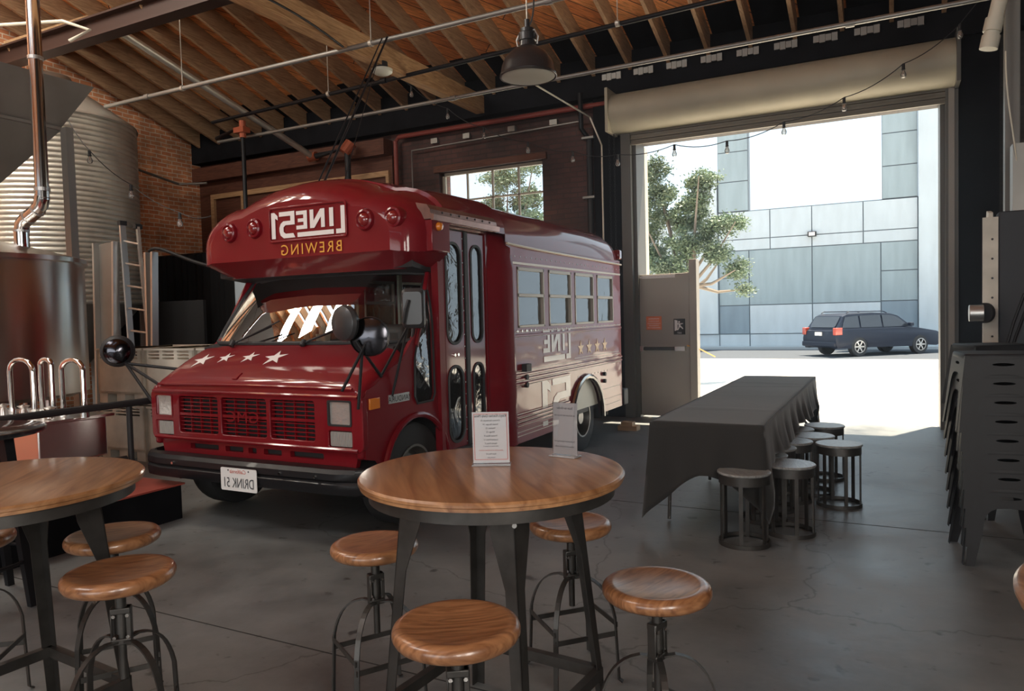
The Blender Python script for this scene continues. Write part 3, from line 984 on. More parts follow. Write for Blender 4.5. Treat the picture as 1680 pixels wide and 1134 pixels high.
places = ['hanging by the right end of the black eave', 'before the right end of the cream drum', 'before the middle right of the cream drum', 'against the white sky at the middle of the doorway', 'against the grey tower panel', 'above the street tree',
          'beside the hoist chain', 'above the gap between window and chain', 'over the right edge of the back window', 'above the middle of the back window', 'above the left edge of the back window', 'leftmost, against the pale timber beam']
for i, p in enumerate(BP):
    if i == 0:
        b0 = make_bulb('festoon_bulb', '', 'festoon bulbs across the doorway')
        o = b0
    else:
        o = copy_tree(b0)
    o.location = p
    o['label'] = 'clear festoon bulb ' + places[i]
LP = [(-8.31, 5.5, 3.55), (-7.603, 5.5, 3.08), (-6.824, 5.5, 2.70)]
wl = [V((-8.75, 5.5, 4.05))] + [V(p) for p in LP] + [V((-6.35, 5.5, 2.62))]
w2 = []
for i in range(len(wl) - 1):
    for k in range(8):
        t = k / 8
        w2.append(wl[i].lerp(wl[i + 1], t) - V((0, 0, .04 * 4 * t * (1 - t))))
w2.append(wl[-1])
tag(MB().tube(w2, .005, 6).build('string_light_wire', M_black, org=LP[1]), 'black festoon wire sloping down across the corrugated silo', 'wire')
for p, lb in zip(LP, ('high on the corrugated silo', 'at the right edge of the corrugated silo', 'in front of the orange brick')):
    o = copy_tree(b0)
    o.location = p
    o['group'] = 'festoon bulbs before the silo'
    o['label'] = 'clear festoon bulb ' + lb

# right side ------------------------------------------------------------------
cp = thing('soil_pipe', 'fat cream pipe elbow coming down at the top right corner', 'pipe', (.74, 8.4, 4.0))
MB().tube([(.70, 7.0, 3.55), (.86, 7.0, 4.3), (.90, 7.0, 5.2)], .055, 16).build('pipe_run', M_cream, cp, smooth=True)
MB().cyl((.692, 7.0, 3.50), (.712, 7.0, 3.60), .065, 16).cyl((.715, 7.0, 3.63), (.735, 7.0, 3.73), .065, 16).build('collar', M_cream, cp, smooth=True)
tag(MB().box((.845, 7.36, 0.0), (.95, 7.48, 5.75)).build('steel_post', mat('grey post paint', (0.17, 0.165, 0.155), 0.5), bevel=.006), 'grey square steel post at the right edge', 'post')
cb = thing('electrical_cabinet', 'tall black cabinet at right edge with pale drilled metal side strip', 'cabinet', (1.1, 7.4, 0))
MB().box((.765, 7.0, 0.0), (1.7, 7.18, 2.22)).build('body', mat('cabinet black', (0.02, 0.022, 0.028), 0.6), cb, bevel=.01)
st = MB()
st.plate([(7.05, .02), (7.18, .02), (7.35, 2.0), (7.2, 2.25), (7.05, 2.22)], [], .03, yz(.70))
st.build('side_strip', M_plastic, cb)
MB().box((.655, 7.0, .02), (.76, 7.02, 2.18)).build('edge_strip', M_plastic, cb)
hb = MB()
for k in range(12):
    hb.cyl((.72, 6.998, .3 + k * .155), (.72, 7.0, .3 + k * .155), .009, 8)
hb.build('bolt_holes', M_black, cb)
MB().box((.86, 7.05, 2.22), (1.2, 7.2, 2.75)).build('top_box', M_galvd, cb)
fl = thing('round_floodlight', 'silver clamp lamp head mounted on the cabinet edge strip', 'lamp', (.62, 7.0, 1.42))
MB().cyl((.555, 6.93, 1.42), (.655, 6.93, 1.42), .066, 20).build('housing', M_alu, fl, bevel=.004)
MB().cyl((.655, 6.93, 1.42), (.675, 6.95, 1.42), .08, 20).build('flange', M_black, fl)
tag(MB().tube(bez((.80, 6.95, 3.45), (.80, 6.95, 3.0), (.88, 7.0, 2.8), (.90, 7.1, 2.45), 10), .006, 6).build('hanging_cord', M_cream), 'pale thin cord hanging from the cream pipe', 'cord')
tag(MB().cyl((.97, 7.0, 0.9), (.97, 7.0, 5.0), .02, 10).build('conduit', M_galv, org=(.97, 7, .9)), 'shiny vertical conduit at the very right edge', 'conduit')

# ================================================================== OUTSIDE
fb = thing('concrete_building', 'pale concrete building of grey blue panels across the street', 'building', (-2, 33, -.15))
F0 = 33.0


def panel(x0, x1, z0, z1, m, dy=0.0):
    MB().box((x0 + .02, F0 + dy, z0 + .02), (x1 - .02, F0 + .3, z1 - .02)).build('wall_panel', m, fb)


MB().box((-30, F0 + .04, -.15), (1.0, F0 + .5, 5.72)).build('joint_backing', M_joint, fb)
for (a, b_) in ((-30, -20), (-20, -13), (-13, -7.7), (-7.7, -6.7), (-6.7, -5.42), (-5.42, -2.9), (-2.9, -.3), (-.3, .95)):
    panel(a, b_, -.15, .42, M_conc)
for (a, b_) in ((-6.7, -4.55), (-4.55, -2.9), (-2.9, -.98), (-.98, .95)):
    panel(a, b_, 4.5, 5.7, M_conc)
    panel(a, b_, 4.02, 4.5, M_conc)
panel(-5.42, -2.9, 1.66, 4.02, M_concd)
panel(-2.9, -.35, 1.66, 4.02, M_concd)
panel(-5.42, -2.9, .42, 1.66, M_conc)
panel(-2.9, -.35, .42, 1.66, M_conc)
panel(-6.7, -5.42, .42, 1.66, M_concdd)
panel(-6.7, -5.42, 1.66, 2.85, M_concd)
panel(-6.7, -5.42, 2.85, 4.02, M_concd)
panel(-.35, .95, .42, 1.68, M_concdd)
panel(-.35, .95, 1.68, 2.88, M_concd)
panel(-.35, .95, 2.88, 4.02, M_concd)
# towers
for x0, x1 in ((-6.7, -5.42), (-.3, .95)):
    MB().box((x0, F0 + .04, 5.7), (x1, F0 + .5, 11.0)).build('tower_backing', M_joint, fb)
    for k in range(4):
        panel(x0, x1, 5.72 + 1.28 * k, 5.72 + 1.28 * (k + 1), M_concd)
panel(.95, 1.78, -.15, 12.0, M_conc, -.25)
for k in range(6):
    panel(1.78, 3.4, -.15 + 2.0 * k, 1.85 + 2.0 * k, M_concdd, .05)
# left wing, paler, taller
panel(-7.65, -6.72, .42, 7.4, M_conc, -.12)
for k in range(3):
    panel(-8.4, -7.67, .42 + 1.75 * k, .42 + 1.75 * (k + 1), M_concd)
    panel(-20, -8.4, .42 + 1.75 * k, .42 + 1.75 * (k + 1), M_conc)
fl = MB().box((-3.05, 32.8, 4.42), (-2.72, 33.0, 4.62)).build('wall_lamp', M_black, fb)
MB().box((-3.0, 32.79, 4.45), (-2.77, 32.8, 4.59)).build('wall_lamp_lens', M_white, fl)


# street tree
def tree(name, label, base, h, crown, blobs, nleaf, seed, spread=1.0):
    rnd = random.Random(seed)
    t = thing(name, label, 'tree', base)
    bx, by, bz = base
    tr = MB()
    top = V((bx + .15, by, bz + h * .62))
    tr.tube([V((bx, by, bz)), V((bx + .03, by, bz + h * .25)), V((bx + .0, by, bz + h * .42)), top], [.13, .11, .09, .05], 8)
    for (cx, cz, r_) in blobs:
        s_ = V((bx, by, bz + h * (.28 + .2 * rnd.random())))
        e_ = V((cx, by + rnd.uniform(-.6, .6), cz))
        m_ = s_.lerp(e_, .5) + V((0, 0, -.12))
        tr.tube([s_, m_, e_], [.05, .035, .012], 6)
    tr.build('trunk', M_bark, t, smooth=True)
    lf = MB()
    tot = sum(b[2] ** 2 for b in blobs)
    for (cx, cz, r_) in blobs:
        n = int(nleaf * 2.6 * r_ ** 2 / tot)
        cy_ = by + rnd.uniform(-.4, .4)
        # twig clusters inside each mass
        cl = []
        for k in range(max(8, int(r_ * 60))):
            d = V((rnd.gauss(0, 1), rnd.gauss(0, 1), rnd.gauss(0, 1))).normalized() * r_ * rnd.uniform(.35, 1.0)
            cl.append(V((cx, cy_, cz)) + V((d.x, d.y, d.z * .75)))
        for k in range(n):
            c = rnd.choice(cl) + V((rnd.gauss(0, .085), rnd.gauss(0, .085), rnd.gauss(0, .06)))
            a = V((rnd.gauss(0, 1), rnd.gauss(0, 1), rnd.gauss(0, .6))).normalized()
            b2 = a.orthogonal().normalized()
            b2.rotate(Matrix.Rotation(rnd.uniform(0, 6.28), 3, a))
            L_ = rnd.uniform(.05, .10)
            w_ = L_ * .42
            c0 = c
            lf.add([c0, c0 + a * L_ * .5 + b2 * w_ * .5, c0 + a * L_, c0 + a * L_ * .5 - b2 * w_ * .5], [(0, 1, 2, 3)])
    o = lf.build('foliage', M_leaf, t)
    return t


tree('street_tree', 'green leafy street tree standing outside behind the open steel door', (-4.12, 17.0, -.1), 5.2, 0,
     [(-4.9, 4.75, .38), (-4.75, 4.2, .45), (-3.75, 4.45, .36), (-4.3, 3.75, .55), (-5.1, 3.6, .5), (-5.0, 2.7, .45), (-3.5, 3.35, .42), (-3.0, 3.4, .22), (-4.2, 3.0, .45), (-3.4, 2.75, .36), (-3.0, 2.35, .28), (-5.3, 2.2, .35), (-4.5, 2.5, .4), (-3.9, 4.05, .3), (-2.95, 1.95, .16), (-5.6, 3.1, .5)], 15000, 3)
tree('street_tree', 'second street tree seen faintly through the back wall window', (-8.9, 17.0, -.1), 5.6, 0,
     [(-8.9, 5.0, .55), (-8.4, 4.5, .5), (-9.4, 4.4, .5), (-8.0, 5.3, .4), (-9.0, 3.8, .5), (-8.1, 3.9, .4)], 7000, 5)


# estate car -------------------------------------------------------------------
def make_car():
    t = thing('estate_car', 'dark blue estate car parked across the street', 'car', (-.6, 28.9, -.2), local=True, rz=R(43))
    # local: +x front, y left/right (-y = side facing camera), z up. length 4.45 width 1.73 height 1.5
    X0 = -2.22
    prof_low = [(-2.20, .42), (-2.22, .60), (-2.18, .78), (-2.12, .92), (2.05, .78), (2.20, .66), (2.22, .48), (2.15, .30), (-2.10, .30)]

    def arch(cx, r, a, b_):
        return [(cx + r * math.cos(R(a + (b_ - a) * i / 8)), .30 + r * math.sin(R(a + (b_ - a) * i / 8))) for i in range(9)]
    # body shell as lofted stations across the width
    side = [(-2.12, .28)] + [(-1.62, .28)] + arch(-1.27, .35, 180, 0) + [(.90, .28)] + arch(1.26, .35, 180, 0) + [(1.95, .28), (2.18, .36), (2.22, .52), (2.16, .68), (1.95, .78), (1.35, .88), (.95, .93), (-2.02, .95), (-2.16, .88), (-2.22, .62), (-2.2, .42)]
    sm = MB()
    for ys in ((-.86, -.60), (.60, .86)):
        rings = []
        for y_, sc in ((ys[0], .985 if ys[0] < 0 else 1.0), (ys[0] * .97 + ys[1] * .03, 1.0), (ys[1], 1.0 if ys[1] < 0 else .985)):
            rings.append([(p[0] * sc, y_, .3 + (p[1] - .3) * (1 if p[1] < .7 else sc)) for p in side])
        sm.loft(rings)
    mid = [(-2.2, .42), (-2.22, .62), (-2.16, .88), (-2.02, .95), (.95, .95), (1.35, .91), (1.95, .81), (2.18, .68), (2.24, .5), (2.18, .3), (-2.1, .30)]
    sm.loft([[(p[0], y_, p[1]) for p in mid] for y_ in (-.62, 0, .62)])
    sm.build('body_shell', M_subaru, t, smooth=True, angle=30)
    # cabin
    cabp = [(-2.08, .93), (-1.80, 1.38), (-1.62, 1.45), (-.6, 1.48), (.15, 1.44), (.45, 1.36), (1.02, .92)]
    cb_ = MB()
    rings = []
    for y_, ins in ((-.80, 1), (-.66, 0), (.66, 0), (.80, 1)):
        rings.append([(p[0] * (1 if p[1] < 1 else 1), (y_ if p[1] < 1.0 else y_ * .86) if ins else (y_ if p[1] < 1.0 else y_ * .9), p[1] if (p[1] < 1 or not ins) else p[1] - .02) for p in cabp])
    cb_.loft(rings)
    cb_.build('cabin', M_subaru, t, smooth=True, angle=30)
    for s_ in (-1, 1):
        f = lambda u, v, d, s_=s_: (u, s_ * (.805 - (v - .93) * .22 + d), v)
        MB().plate([(-1.92, .98), (-1.74, 1.34), (-1.22, 1.38), (-1.22, .98)], [], .012, f).build('side_window', M_carglass, t)
        MB().plate([(-1.15, .98), (-1.15, 1.38), (-.30, 1.39), (-.30, .98)], [], .012, f).build('side_window', M_carglass, t)
        MB().plate([(-.24, .98), (-.24, 1.39), (.18, 1.37), (.42, 1.29), (.80, .98)], [], .012, f).build('side_window', M_carglass, t)
        MB().box((-2.215, s_ * .70, .74), (-1.95, s_ * .868, .99)).build('tail_lamp', mat('tail lamp', (0.42, 0.05, 0.02), 0.3, 0, 1), t, bevel=.02)
        MB().box((.72, s_ * .84, .98), (.86, s_ * 1.0, 1.10)).build('door_mirror', M_subaru, t, bevel=.02)
        MB().box((2.0, s_ * .5, .60), (2.23, s_ * .82, .72)).build('headlamp', M_lens, t, bevel=.02)
        MB().tube([(-1.6, s_ * .62, 1.47), (-1.5, s_ * .62, 1.52), (-.1, s_ * .62, 1.51), (.05, s_ * .62, 1.45)], .018, 6).build('roof_rail', M_subaru, t)
        for xw in (-1.27, 1.26):
            w_ = MB().lathe([(.20, -.10), (.315, -.10), (.33, -.08), (.33, .08), (.315, .10), (.20, .10)], (xw, s_ * .76, .33), 28, 'y').build('wheel', M_tire, t, smooth=True)
            rim = MB().lathe([(.205, 0), (.215, .0), (.215, s_ * .03), (.19, s_ * .03)], (xw, s_ * .85, .33), 24, 'y')
            rim.cyl((xw, s_ * .84, .33), (xw, s_ * .875, .33), .05, 12)
            for k in range(6):
                a = k * PI / 3
                rim.bar((xw, s_ * .86, .33), (xw + .2 * math.cos(a), s_ * .86, .33 + .2 * math.sin(a)), .05, .02, (0, 1, 0))
            rim.build('rim', M_chrome, w_ if False else t, smooth=False)
            MB().cyl((xw, s_ * .80, .33), (xw, s_ * .81, .33), .2, 20).build('brake_disc', M_black, t)
    rg = lambda u, v, d: (-2.075 + (v - .97) * .62 - d, u, v)
    MB().plate(rrect(-.62, .62, 1.0, 1.36, .06), [], .012, rg).build('rear_window', M_carglass, t)
    MB().box((-2.245, -.16, .72), (-2.2, .16, .84)).build('number_plate', M_plate, t)
    MB().box((-2.26, -.84, .34), (-2.12, .84, .52)).build('rear_bumper', M_subaru, t, bevel=.04)
    wsg = lambda u, v, d: (.47 + (1.36 - v) * 1.29 + d, u, v)
    MB().plate([(-.66, 1.0), (.66, 1.0), (.56, 1.34), (-.56, 1.34)], [], .012, wsg).build('windscreen', M_carglass, t)
    return t


make_car()
exec_after = []

# ================================================================== BUS
XC, HW = -4.06, 1.13
XR, XL = XC + HW, XC - HW
bus = thing('shuttle_bus', 'red short bus with a rounded roof cap and white mirrored lettering', 'bus', (XC, 6.2, 0))


def body_sec(y, hw, zb, zs, zt, bot_in=0.0, n=7):
    """closed outline: bottom, straight side, rounded shoulder, crowned roof"""
    pts = []
    half = [(hw, zb)]
    rx, rz = .40 * hw, (zt - zs) * .70
    half.append((hw, zs))
    for i in range(1, n + 1):
        t = R(90 * i / n)
        half.append((hw - rx + rx * math.cos(t), zs + rz * math.sin(t)))
    for i in range(1, 5):
        k = i / 5
        half.append(((hw - rx) * (1 - k), zs + rz + (zt - zs - rz) * (1 - (1 - k) ** 2)))
    half.append((0, zt))
    for u, z in half:
        pts.append((XC + u, y, z))
    for u, z in half[-2::-1]:
        pts.append((XC - u, y, z))
    return pts


# rear roof shell (two skins for thickness)
YF, YR = 5.62, 8.62
rings = [body_sec(y, HW - ins + .006, 2.112, 2.122, 2.66 - dz) for y, ins, dz in ((YF, 0, 0), (6.6, 0, 0), (7.6, 0, 0), (8.35, 0, .01), (8.55, .03, .05), (8.63, .12, .14))]
rings_in = [[(p[0] * .975 + XC * .025, p[1] - .03 if p[1] > 8 else p[1], p[2] - .04) for p in r_] for r_ in rings]
MB().loft(rings, closed=False, cap=False).build('roof', M_red, bus, smooth=True, angle=50)
rp = rings[-1]
MB().add(rp, [tuple(range(len(rp)))]).build('rear_roof_end', M_red, bus)
# rear wall
MB().plate([(XL + .02, .36), (XR - .02, .36), (XR - .02, 2.13), (XL + .02, 2.13)], [rrect(XC - .35, XC + .35, 1.3, 1.95, .06)], .04, lambda u, v, d: (u, 8.60 - d, v)).build('rear_wall', M_red, bus)
MB().box((XL - .02, 8.62, .36), (XR + .02, 8.78, .56)).build('rear_bumper', M_black, bus, bevel=.015)
MB().box((XR - .12, 8.60, 2.14), (XR - .0, 8.70, 2.26)).build('rear_marker_lamp', M_redlens, bus, bevel=.02)
# window openings on the long sides
WINS = [(5.82, 6.38), (6.49, 7.05), (7.15, 7.69), (7.80, 8.33)]
WZ = (1.385, 1.925)


def archloop(cy, cz, r, z0, n=12):
    return [(cy - r, z0)] + [(cy + r * math.cos(R(180 - 180 * i / n)), cz + r * math.sin(R(180 - 180 * i / n))) for i in range(n + 1)] + [(cy + r, z0)]


def side_outline(flip=False):
    return [(YF + .08, .36)] + [(7.42 - .47, .36)] + archloop(7.42, .36, .45, .36)[1:-1] + [(7.42 + .47, .36), (8.60, .36), (8.60, 2.12), (YF + .08, 2.12)]


for s_, xs in ((1, XR), (-1, XL)):
    fn = lambda u, v, d, xs=xs, s_=s_: (xs - s_ * d, u, v)
    MB().plate(side_outline(), [rrect(a, b_, WZ[0], WZ[1], .03, 3) for a, b_ in WINS], .035, fn).build('side_panel', M_redside, bus)
    for k, (a, b_) in enumerate(WINS):
        wf = MB()
        for (p, q) in (((a, WZ[0]), (a + .022, WZ[1])), ((b_ - .022, WZ[0]), (b_, WZ[1])), ((a, WZ[1] - .03), (b_, WZ[1])), ((a, WZ[0]), (b_, WZ[0] + .022)), ((a, 1.66), (b_, 1.69))):
            wf.box((xs - s_ * .045, p[0], p[1]), (xs - s_ * (-.006), q[0], q[1]))
        wfo = wf.build('window_frame', mat('window frame metal', (0.40, 0.36, 0.31), 0.45, 0.3), bus, bevel=.003)
        MB().box((xs - s_ * .012, a + .02, 1.68), (xs - s_ * .017, b_ - .02, WZ[1] - .02)).box((xs - s_ * .026, a + .02, WZ[0] + .02), (xs - s_ * .031, b_ - .02, 1.68)).build('window_pane', M_busglass, wfo)
# notice taped in first window
MB().box((XR - .045, 5.93, 1.67), (XR - .042, 6.18, 1.90)).build('taped_notice', M_paper, bus)
# rain gutter and rub rails
MB().tube([(XR + .012, YF, 2.115), (XR + .016, 6.2, 2.10), (XR + .016, 8.6, 2.075)], .012, 6).build('rain_gutter', mat('worn cream edge', (0.55, 0.45, 0.36), 0.35, 0.3), bus)
MB().box((XR, YF + .1, 1.945), (XR + .012, 8.58, 1.965)).build('window_rail', mat('worn cream edge', (1, 1, 1)), bus)
for z in (1.315, .965, .925, .885, .60, .565, .53, .50):
    MB().bar((XR + .008, YF + .1, z), (XR + .008, 8.58 if z > .9 else 6.93, z), .020, .022).build('rub_rail', M_redside, bus, bevel=.004)
stripe = MB()
for z in (1.345, 1.30, 1.00, .948, .905, .865, .42, .455):
    y1 = 8.56 if z > .9 else 6.9
    stripe.box((XR + .0005, YF + .11, z), (XR + .0025, y1, z + .007))
for z in (.62, .582, .548, .513):
    stripe.box((XR + .017, YF + .11, z), (XR + .019, 6.9, z + .007))
for z in (1.12,):
    stripe.box((XR + .0005, 7.1, z - .09), (XR + .0025, 8.5, z - .084))
for z in (.62, .50, .43):
    stripe.box((XR + .0005, 7.95, z), (XR + .0025, 8.56, z + .007))
stripe.build('pin_stripe', mat('pinstripe', (0.72, 0.60, 0.52), 0.4), bus)
riv = MB()
for i in range(26):
    y = YF + .16 + i * .112
    for z in (2.015, 1.355):
        riv.cyl((XR, y, z), (XR + .004, y, z), .006, 6)
for i in range(5):
    riv.cyl((XR, 5.80 + i * .09, 1.355), (XR + .006, 5.80 + i * .09, 1.355), .012, 8)
for i in range(10):
    riv.cyl((XR, 7.2 + i * .1, .83), (XR + .004, 7.2 + i * .1, .83), .008, 6)
rv = riv.build('rivets', M_alu, bus)
rv['kind'] = 'stuff'
# side lettering LINE over 51, mirrored
fs = lambda y0, z0, k: (lambda u, v, d: (XR + .0035 + d, y0 - u * k, z0 + v * k))


def logo_line(b, f):
    """tall L with a foot, small caps I N E above a bar; u runs along the reading direction"""
    P = lambda pts, hl=(): b.plate(pts, list(hl), .001, f)
    P([(0, 0), (.62, 0), (.62, .26), (.28, .26), (.28, 1.55), (0, 1.55)])
    P([(.78, .42 + .02), (1.06, .44), (1.06, 1.50), (.78, 1.50)])
    P([(1.38, .44), (1.64, .44), (1.64, 1.06), (2.12, .44), (2.42, .44), (2.42, 1.50), (2.16, 1.50), (2.16, .86), (1.67, 1.50), (1.38, 1.50)])
    P([(2.62, .44), (3.40, .44), (3.40, .66), (2.88, .66), (2.88, .86), (3.28, .86), (3.28, 1.06), (2.88, 1.06), (2.88, 1.28), (3.40, 1.28), (3.40, 1.50), (2.62, 1.50)])
    P([(.78, 0), (3.34, 0), (3.34, .26), (.78, .26)])


def logo_51(b, f, u0=3.5, h=1.55):
    P = lambda pts, hl=(): b.plate(pts, list(hl), .001, f)
    P([(u0, 0), (u0 + .85, 0), (u0 + 1.08, .18), (u0 + 1.15, .42), (u0 + 1.15, .62), (u0 + 1.05, .86), (u0 + .85, 1.0), (u0 + .32, 1.0), (u0 + .32, h - .26), (u0 + 1.15, h - .26), (u0 + 1.15, h), (u0 + .02, h), (u0 + .02, .76), (u0 + .70, .76), (u0 + .85, .64), (u0 + .85, .38), (u0 + .70, .26), (u0 + .14, .26)])
    P([(u0 + 1.45, 0), (u0 + 1.74, 0), (u0 + 1.74, h), (u0 + 1.50, h), (u0 + 1.26, h - .22), (u0 + 1.26, h - .46), (u0 + 1.45, h - .34)])


b = MB()
logo_line(b, fs(7.0, 1.045, .198))
b.build('line_lettering', mat('faded white vinyl', (0.72, 0.66, 0.64), 0.34, 0, 0.25), bus)
b = MB()
logo_51(b, lambda u, v, d: (XR + .0035 + d, 6.98 - (u - 3.5) * .40, .44 + v * .285))
b.build('number_lettering', mat('faded white vinyl', (1, 1, 1)), bus)
for i in range(4):
    MB().plate(star_pts(7.28 + i * .245, 1.13, .085), [], .001, lambda u, v, d: (XR + .003 + d, u, v)).build('gold_star', M_gold, bus, label='gold star')
MB().box((XR, 5.87, .99), (XR + .05, 5.97, 1.06)).cyl((XR, 5.93, .94), (XR + .03, 5.93, .94), .025, 10).cyl((XR, 5.93, .87), (XR + .03, 5.93, .87), .025, 10).build('side_latch', M_black, bus)
MB().cyl((XR, 7.96, .80), (XR + .03, 7.96, .80), .022, 10).cyl((XR, 7.96, .72), (XR + .03, 7.96, .72), .022, 10).build('fuel_latch', M_black, bus)
# rear wheel arch lip
MB().tube([(XR + .015, p[0], p[1]) for p in archloop(7.42, .36, .46, .33)], .03, 8).build('wheel_arch_lip', mat('bright arch trim', (0.45, 0.42, 0.38), 0.2, 1.0), bus, smooth=True)
MB().loft([[(XR - dx, p[0], p[1]) for p in archloop(7.42, .36, .45, .30)] for dx in (.0, .45)], closed=False, cap=False).build('wheel_well', M_black, bus)


# wheels
def wheel(x, y, s_, r_=.37, rear=False):
    w_ = MB().lathe([(.205, -.11), (.33, -.115), (.362, -.10), (r_, -.07), (r_, .07), (.362, .10), (.33, .115), (.205, .11)], (x, y, r_), 40, 'x').build('wheel', M_tire, bus, smooth=True)
    rim = MB().lathe([(.205, s_ * .10), (.212, s_ * .118), (.195, s_ * .118), (.17, s_ * (-.02 if rear else .05)), (.08, s_ * (-.02 if rear else .07)), (.07, s_ * .09), (.0, s_ * .09)], (x, y, r_), 32, 'x')
    rim.build('rim', mat('dull wheel rim', (0.22, 0.21, 0.20), 0.35, 0.9), w_, smooth=True)
    nuts = MB()
    for k in range(8):
        a = k * PI / 4
        cx_ = s_ * (-.01 if rear else .075)
        nuts.cyl((x + cx_, y + .115 * math.cos(a), r_ + .115 * math.sin(a)), (x + cx_ + s_ * .02, y + .115 * math.cos(a), r_ + .115 * math.sin(a)), .012, 6)
    nuts.build('wheel_nuts', M_chrome, w_)
    return w_


wheel(XR - .16, 7.42, 1, .37, True)
wheel(XL + .16, 7.42, -1, .37, True)
wheel(XC + .86, 4.40, 1)
wheel(XC - .86, 4.40, -1)
MB().cyl((XC - .8, 4.4, .36), (XC + .8, 4.4, .36), .04, 10).cyl((XC - .9, 7.42, .36), (XC + .9, 7.42, .36), .055, 10).build('axle', M_black, bus)
MB().box((XC - .45, 3.95, .34), (XC - .33, 8.5, .46)).box((XC + .33, 3.95, .34), (XC + .45, 8.5, .46)).box((XC - .3, 4.3, .25), (XC + .3, 5.0, .5)).build('chassis', M_black, bus)
MB().box((XL + .05, 4.7, .42), (XR - .05, 8.6, .47)).build('floor_pan', M_dash, bus)

# flared panel between door and windows
XD = -3.02
fl_ = []
for z, xa in ((.36, -3.02), (.8, -3.02), (1.5, -3.02), (1.9, -3.02), (2.1, -3.04), (2.22, -3.08), (2.34, -3.16), (2.44, -3.28)):
    bulge = 0
    fl_.append([(xa, 5.44, z), (xa + .045, 5.50, z), (XR + .015 - max(0, z - 2.05) * .62, 5.60, z), (XR + .02 - max(0, z - 2.05) * .62, 5.72, z), (XR - .06 - max(0, z - 2.05) * .6, 5.74, z), (-3.25, 5.5, z)])
MB().loft(fl_).build('flared_panel', M_red, bus, smooth=True, angle=50)

# front roof cap ---------------------------------------------------------------
caps = []
for y, hw, zb, zs, zt in ((4.285, .90, 1.985, 2.10, 2.42), (4.30, .96, 1.975, 2.10, 2.455), (4.345, 1.03, 1.97, 2.11, 2.50), (4.43, 1.09, 1.97, 2.12, 2.56), (4.56, 1.125, 1.97, 2.12, 2.605), (4.675, 1.135, 1.97, 2.12, 2.63), (4.68, 1.135, 2.19, 2.20, 2.63), (5.0, 1.135, 2.19, 2.20, 2.655), (5.60, 1.135, 2.19, 2.20, 2.665), (5.605, 1.135, 2.10, 2.12, 2.665), (5.70, 1.135, 2.08, 2.12, 2.665)):
    caps.append(body_sec(y, hw, zb, zs, zt))
# lower return: chamfer under the cap
low = []
cap_m = MB()
n_ = len(caps[0])
cap_m.loft(caps, closed=False, cap=False)
f0 = caps[0]
# front face: fan of rows between the bottom edge and the crown
cap_m.add(f0, [tuple(range(n_))])
cap_m.build('roof_cap', M_red, bus, smooth=True, angle=38)
# underside chamfer
ch = MB()
outer = [(XC + 1.12, 4.70, 1.97), (XC + 1.115, 4.54, 1.97), (XC + 1.06, 4.39, 1.97), (XC + .99, 4.31, 1.975), (XC + .90, 4.285, 1.985), (XC, 4.285, 1.985), (XC - .90, 4.285, 1.985), (XC - .99, 4.31, 1.975), (XC - 1.06, 4.39, 1.97), (XC - 1.115, 4.54, 1.97), (XC - 1.12, 4.70, 1.97)]
inn = [(XC + .98, 4.72, 1.875), (XC + .97, 4.62, 1.87), (XC + .93, 4.53, 1.865), (XC + .86, 4.47, 1.86), (XC + .78, 4.45, 1.86), (XC, 4.43, 1.86), (XC - .78, 4.45, 1.86), (XC - .86, 4.47, 1.86), (XC - .93, 4.53, 1.865), (XC - .97, 4.62, 1.87), (XC - .98, 4.72, 1.875)]
m_ = len(outer)
ch.add(outer + inn, [(i, i + 1, m_ + i + 1, m_ + i) for i in range(m_ - 1)])
ch.add(inn + [(XC + .9, 4.72, 1.86), (XC - .9, 4.72, 1.86)], [tuple(range(m_)) + (m_ + 1, m_)])
ch.build('cap_underside', M_red, bus, smooth=True, angle=25)
# raised sign frame and lettering on cap
YC = 4.283
ff = lambda u, v, d: (u, YC - .004 - d, v)
sgp = MB()
o_ = rrect(-4.30, -3.53, 2.105, 2.375, .02, 3)
i_ = rrect(-4.285, -3.545, 2.12, 2.36, .02, 3)
sgp.plate(o_, [i_], .010, ff)
sgp.build('sign_frame', M_red, bus, bevel=.003)
b = MB()
fl2 = lambda u, v, d: (-3.55 - u * .1385, YC - .004 - d, 2.135 + v * .130)
logo_line(b, fl2)
logo_51(b, fl2)
b.build('line_51_lettering', M_white, bus)
text_polys('BREWING', .115, lambda u, v, d: (-3.885 + u, YC - .004 - d, 2.005 + v), spacing=1.28).build('brewing_lettering', M_gold, bus)
for lx, lz, m2 in ((-4.735, 2.22, 0), (-4.46, 2.235, 0), (-3.37, 2.215, 0), (-3.14, 2.215, 1)):
    yb_ = 4.283 if abs(lx - XC) < .9 else 4.315
    yb2 = yb_ + .03
    hl = MB().lathe([(.082, .05), (.082, .0), (.072, -.022), (.058, -.028), (.052, -.02)], (lx, yb_, lz), 28, 'y')
    h_ = hl.build('lamp_hood', M_red, bus, smooth=True)
    MB().lathe([(.056, .0), (.05, -.022), (.036, -.036), (.018, -.043), (0, -.045)], (lx, yb_, lz), 24, 'y').build('flasher_lens', M_redlens, h_, smooth=True)
MB().box((XC - 1.165, 4.55, 2.14), (XC - 1.12, 4.64, 2.19)).build('side_marker', M_amber, bus, bevel=.01)
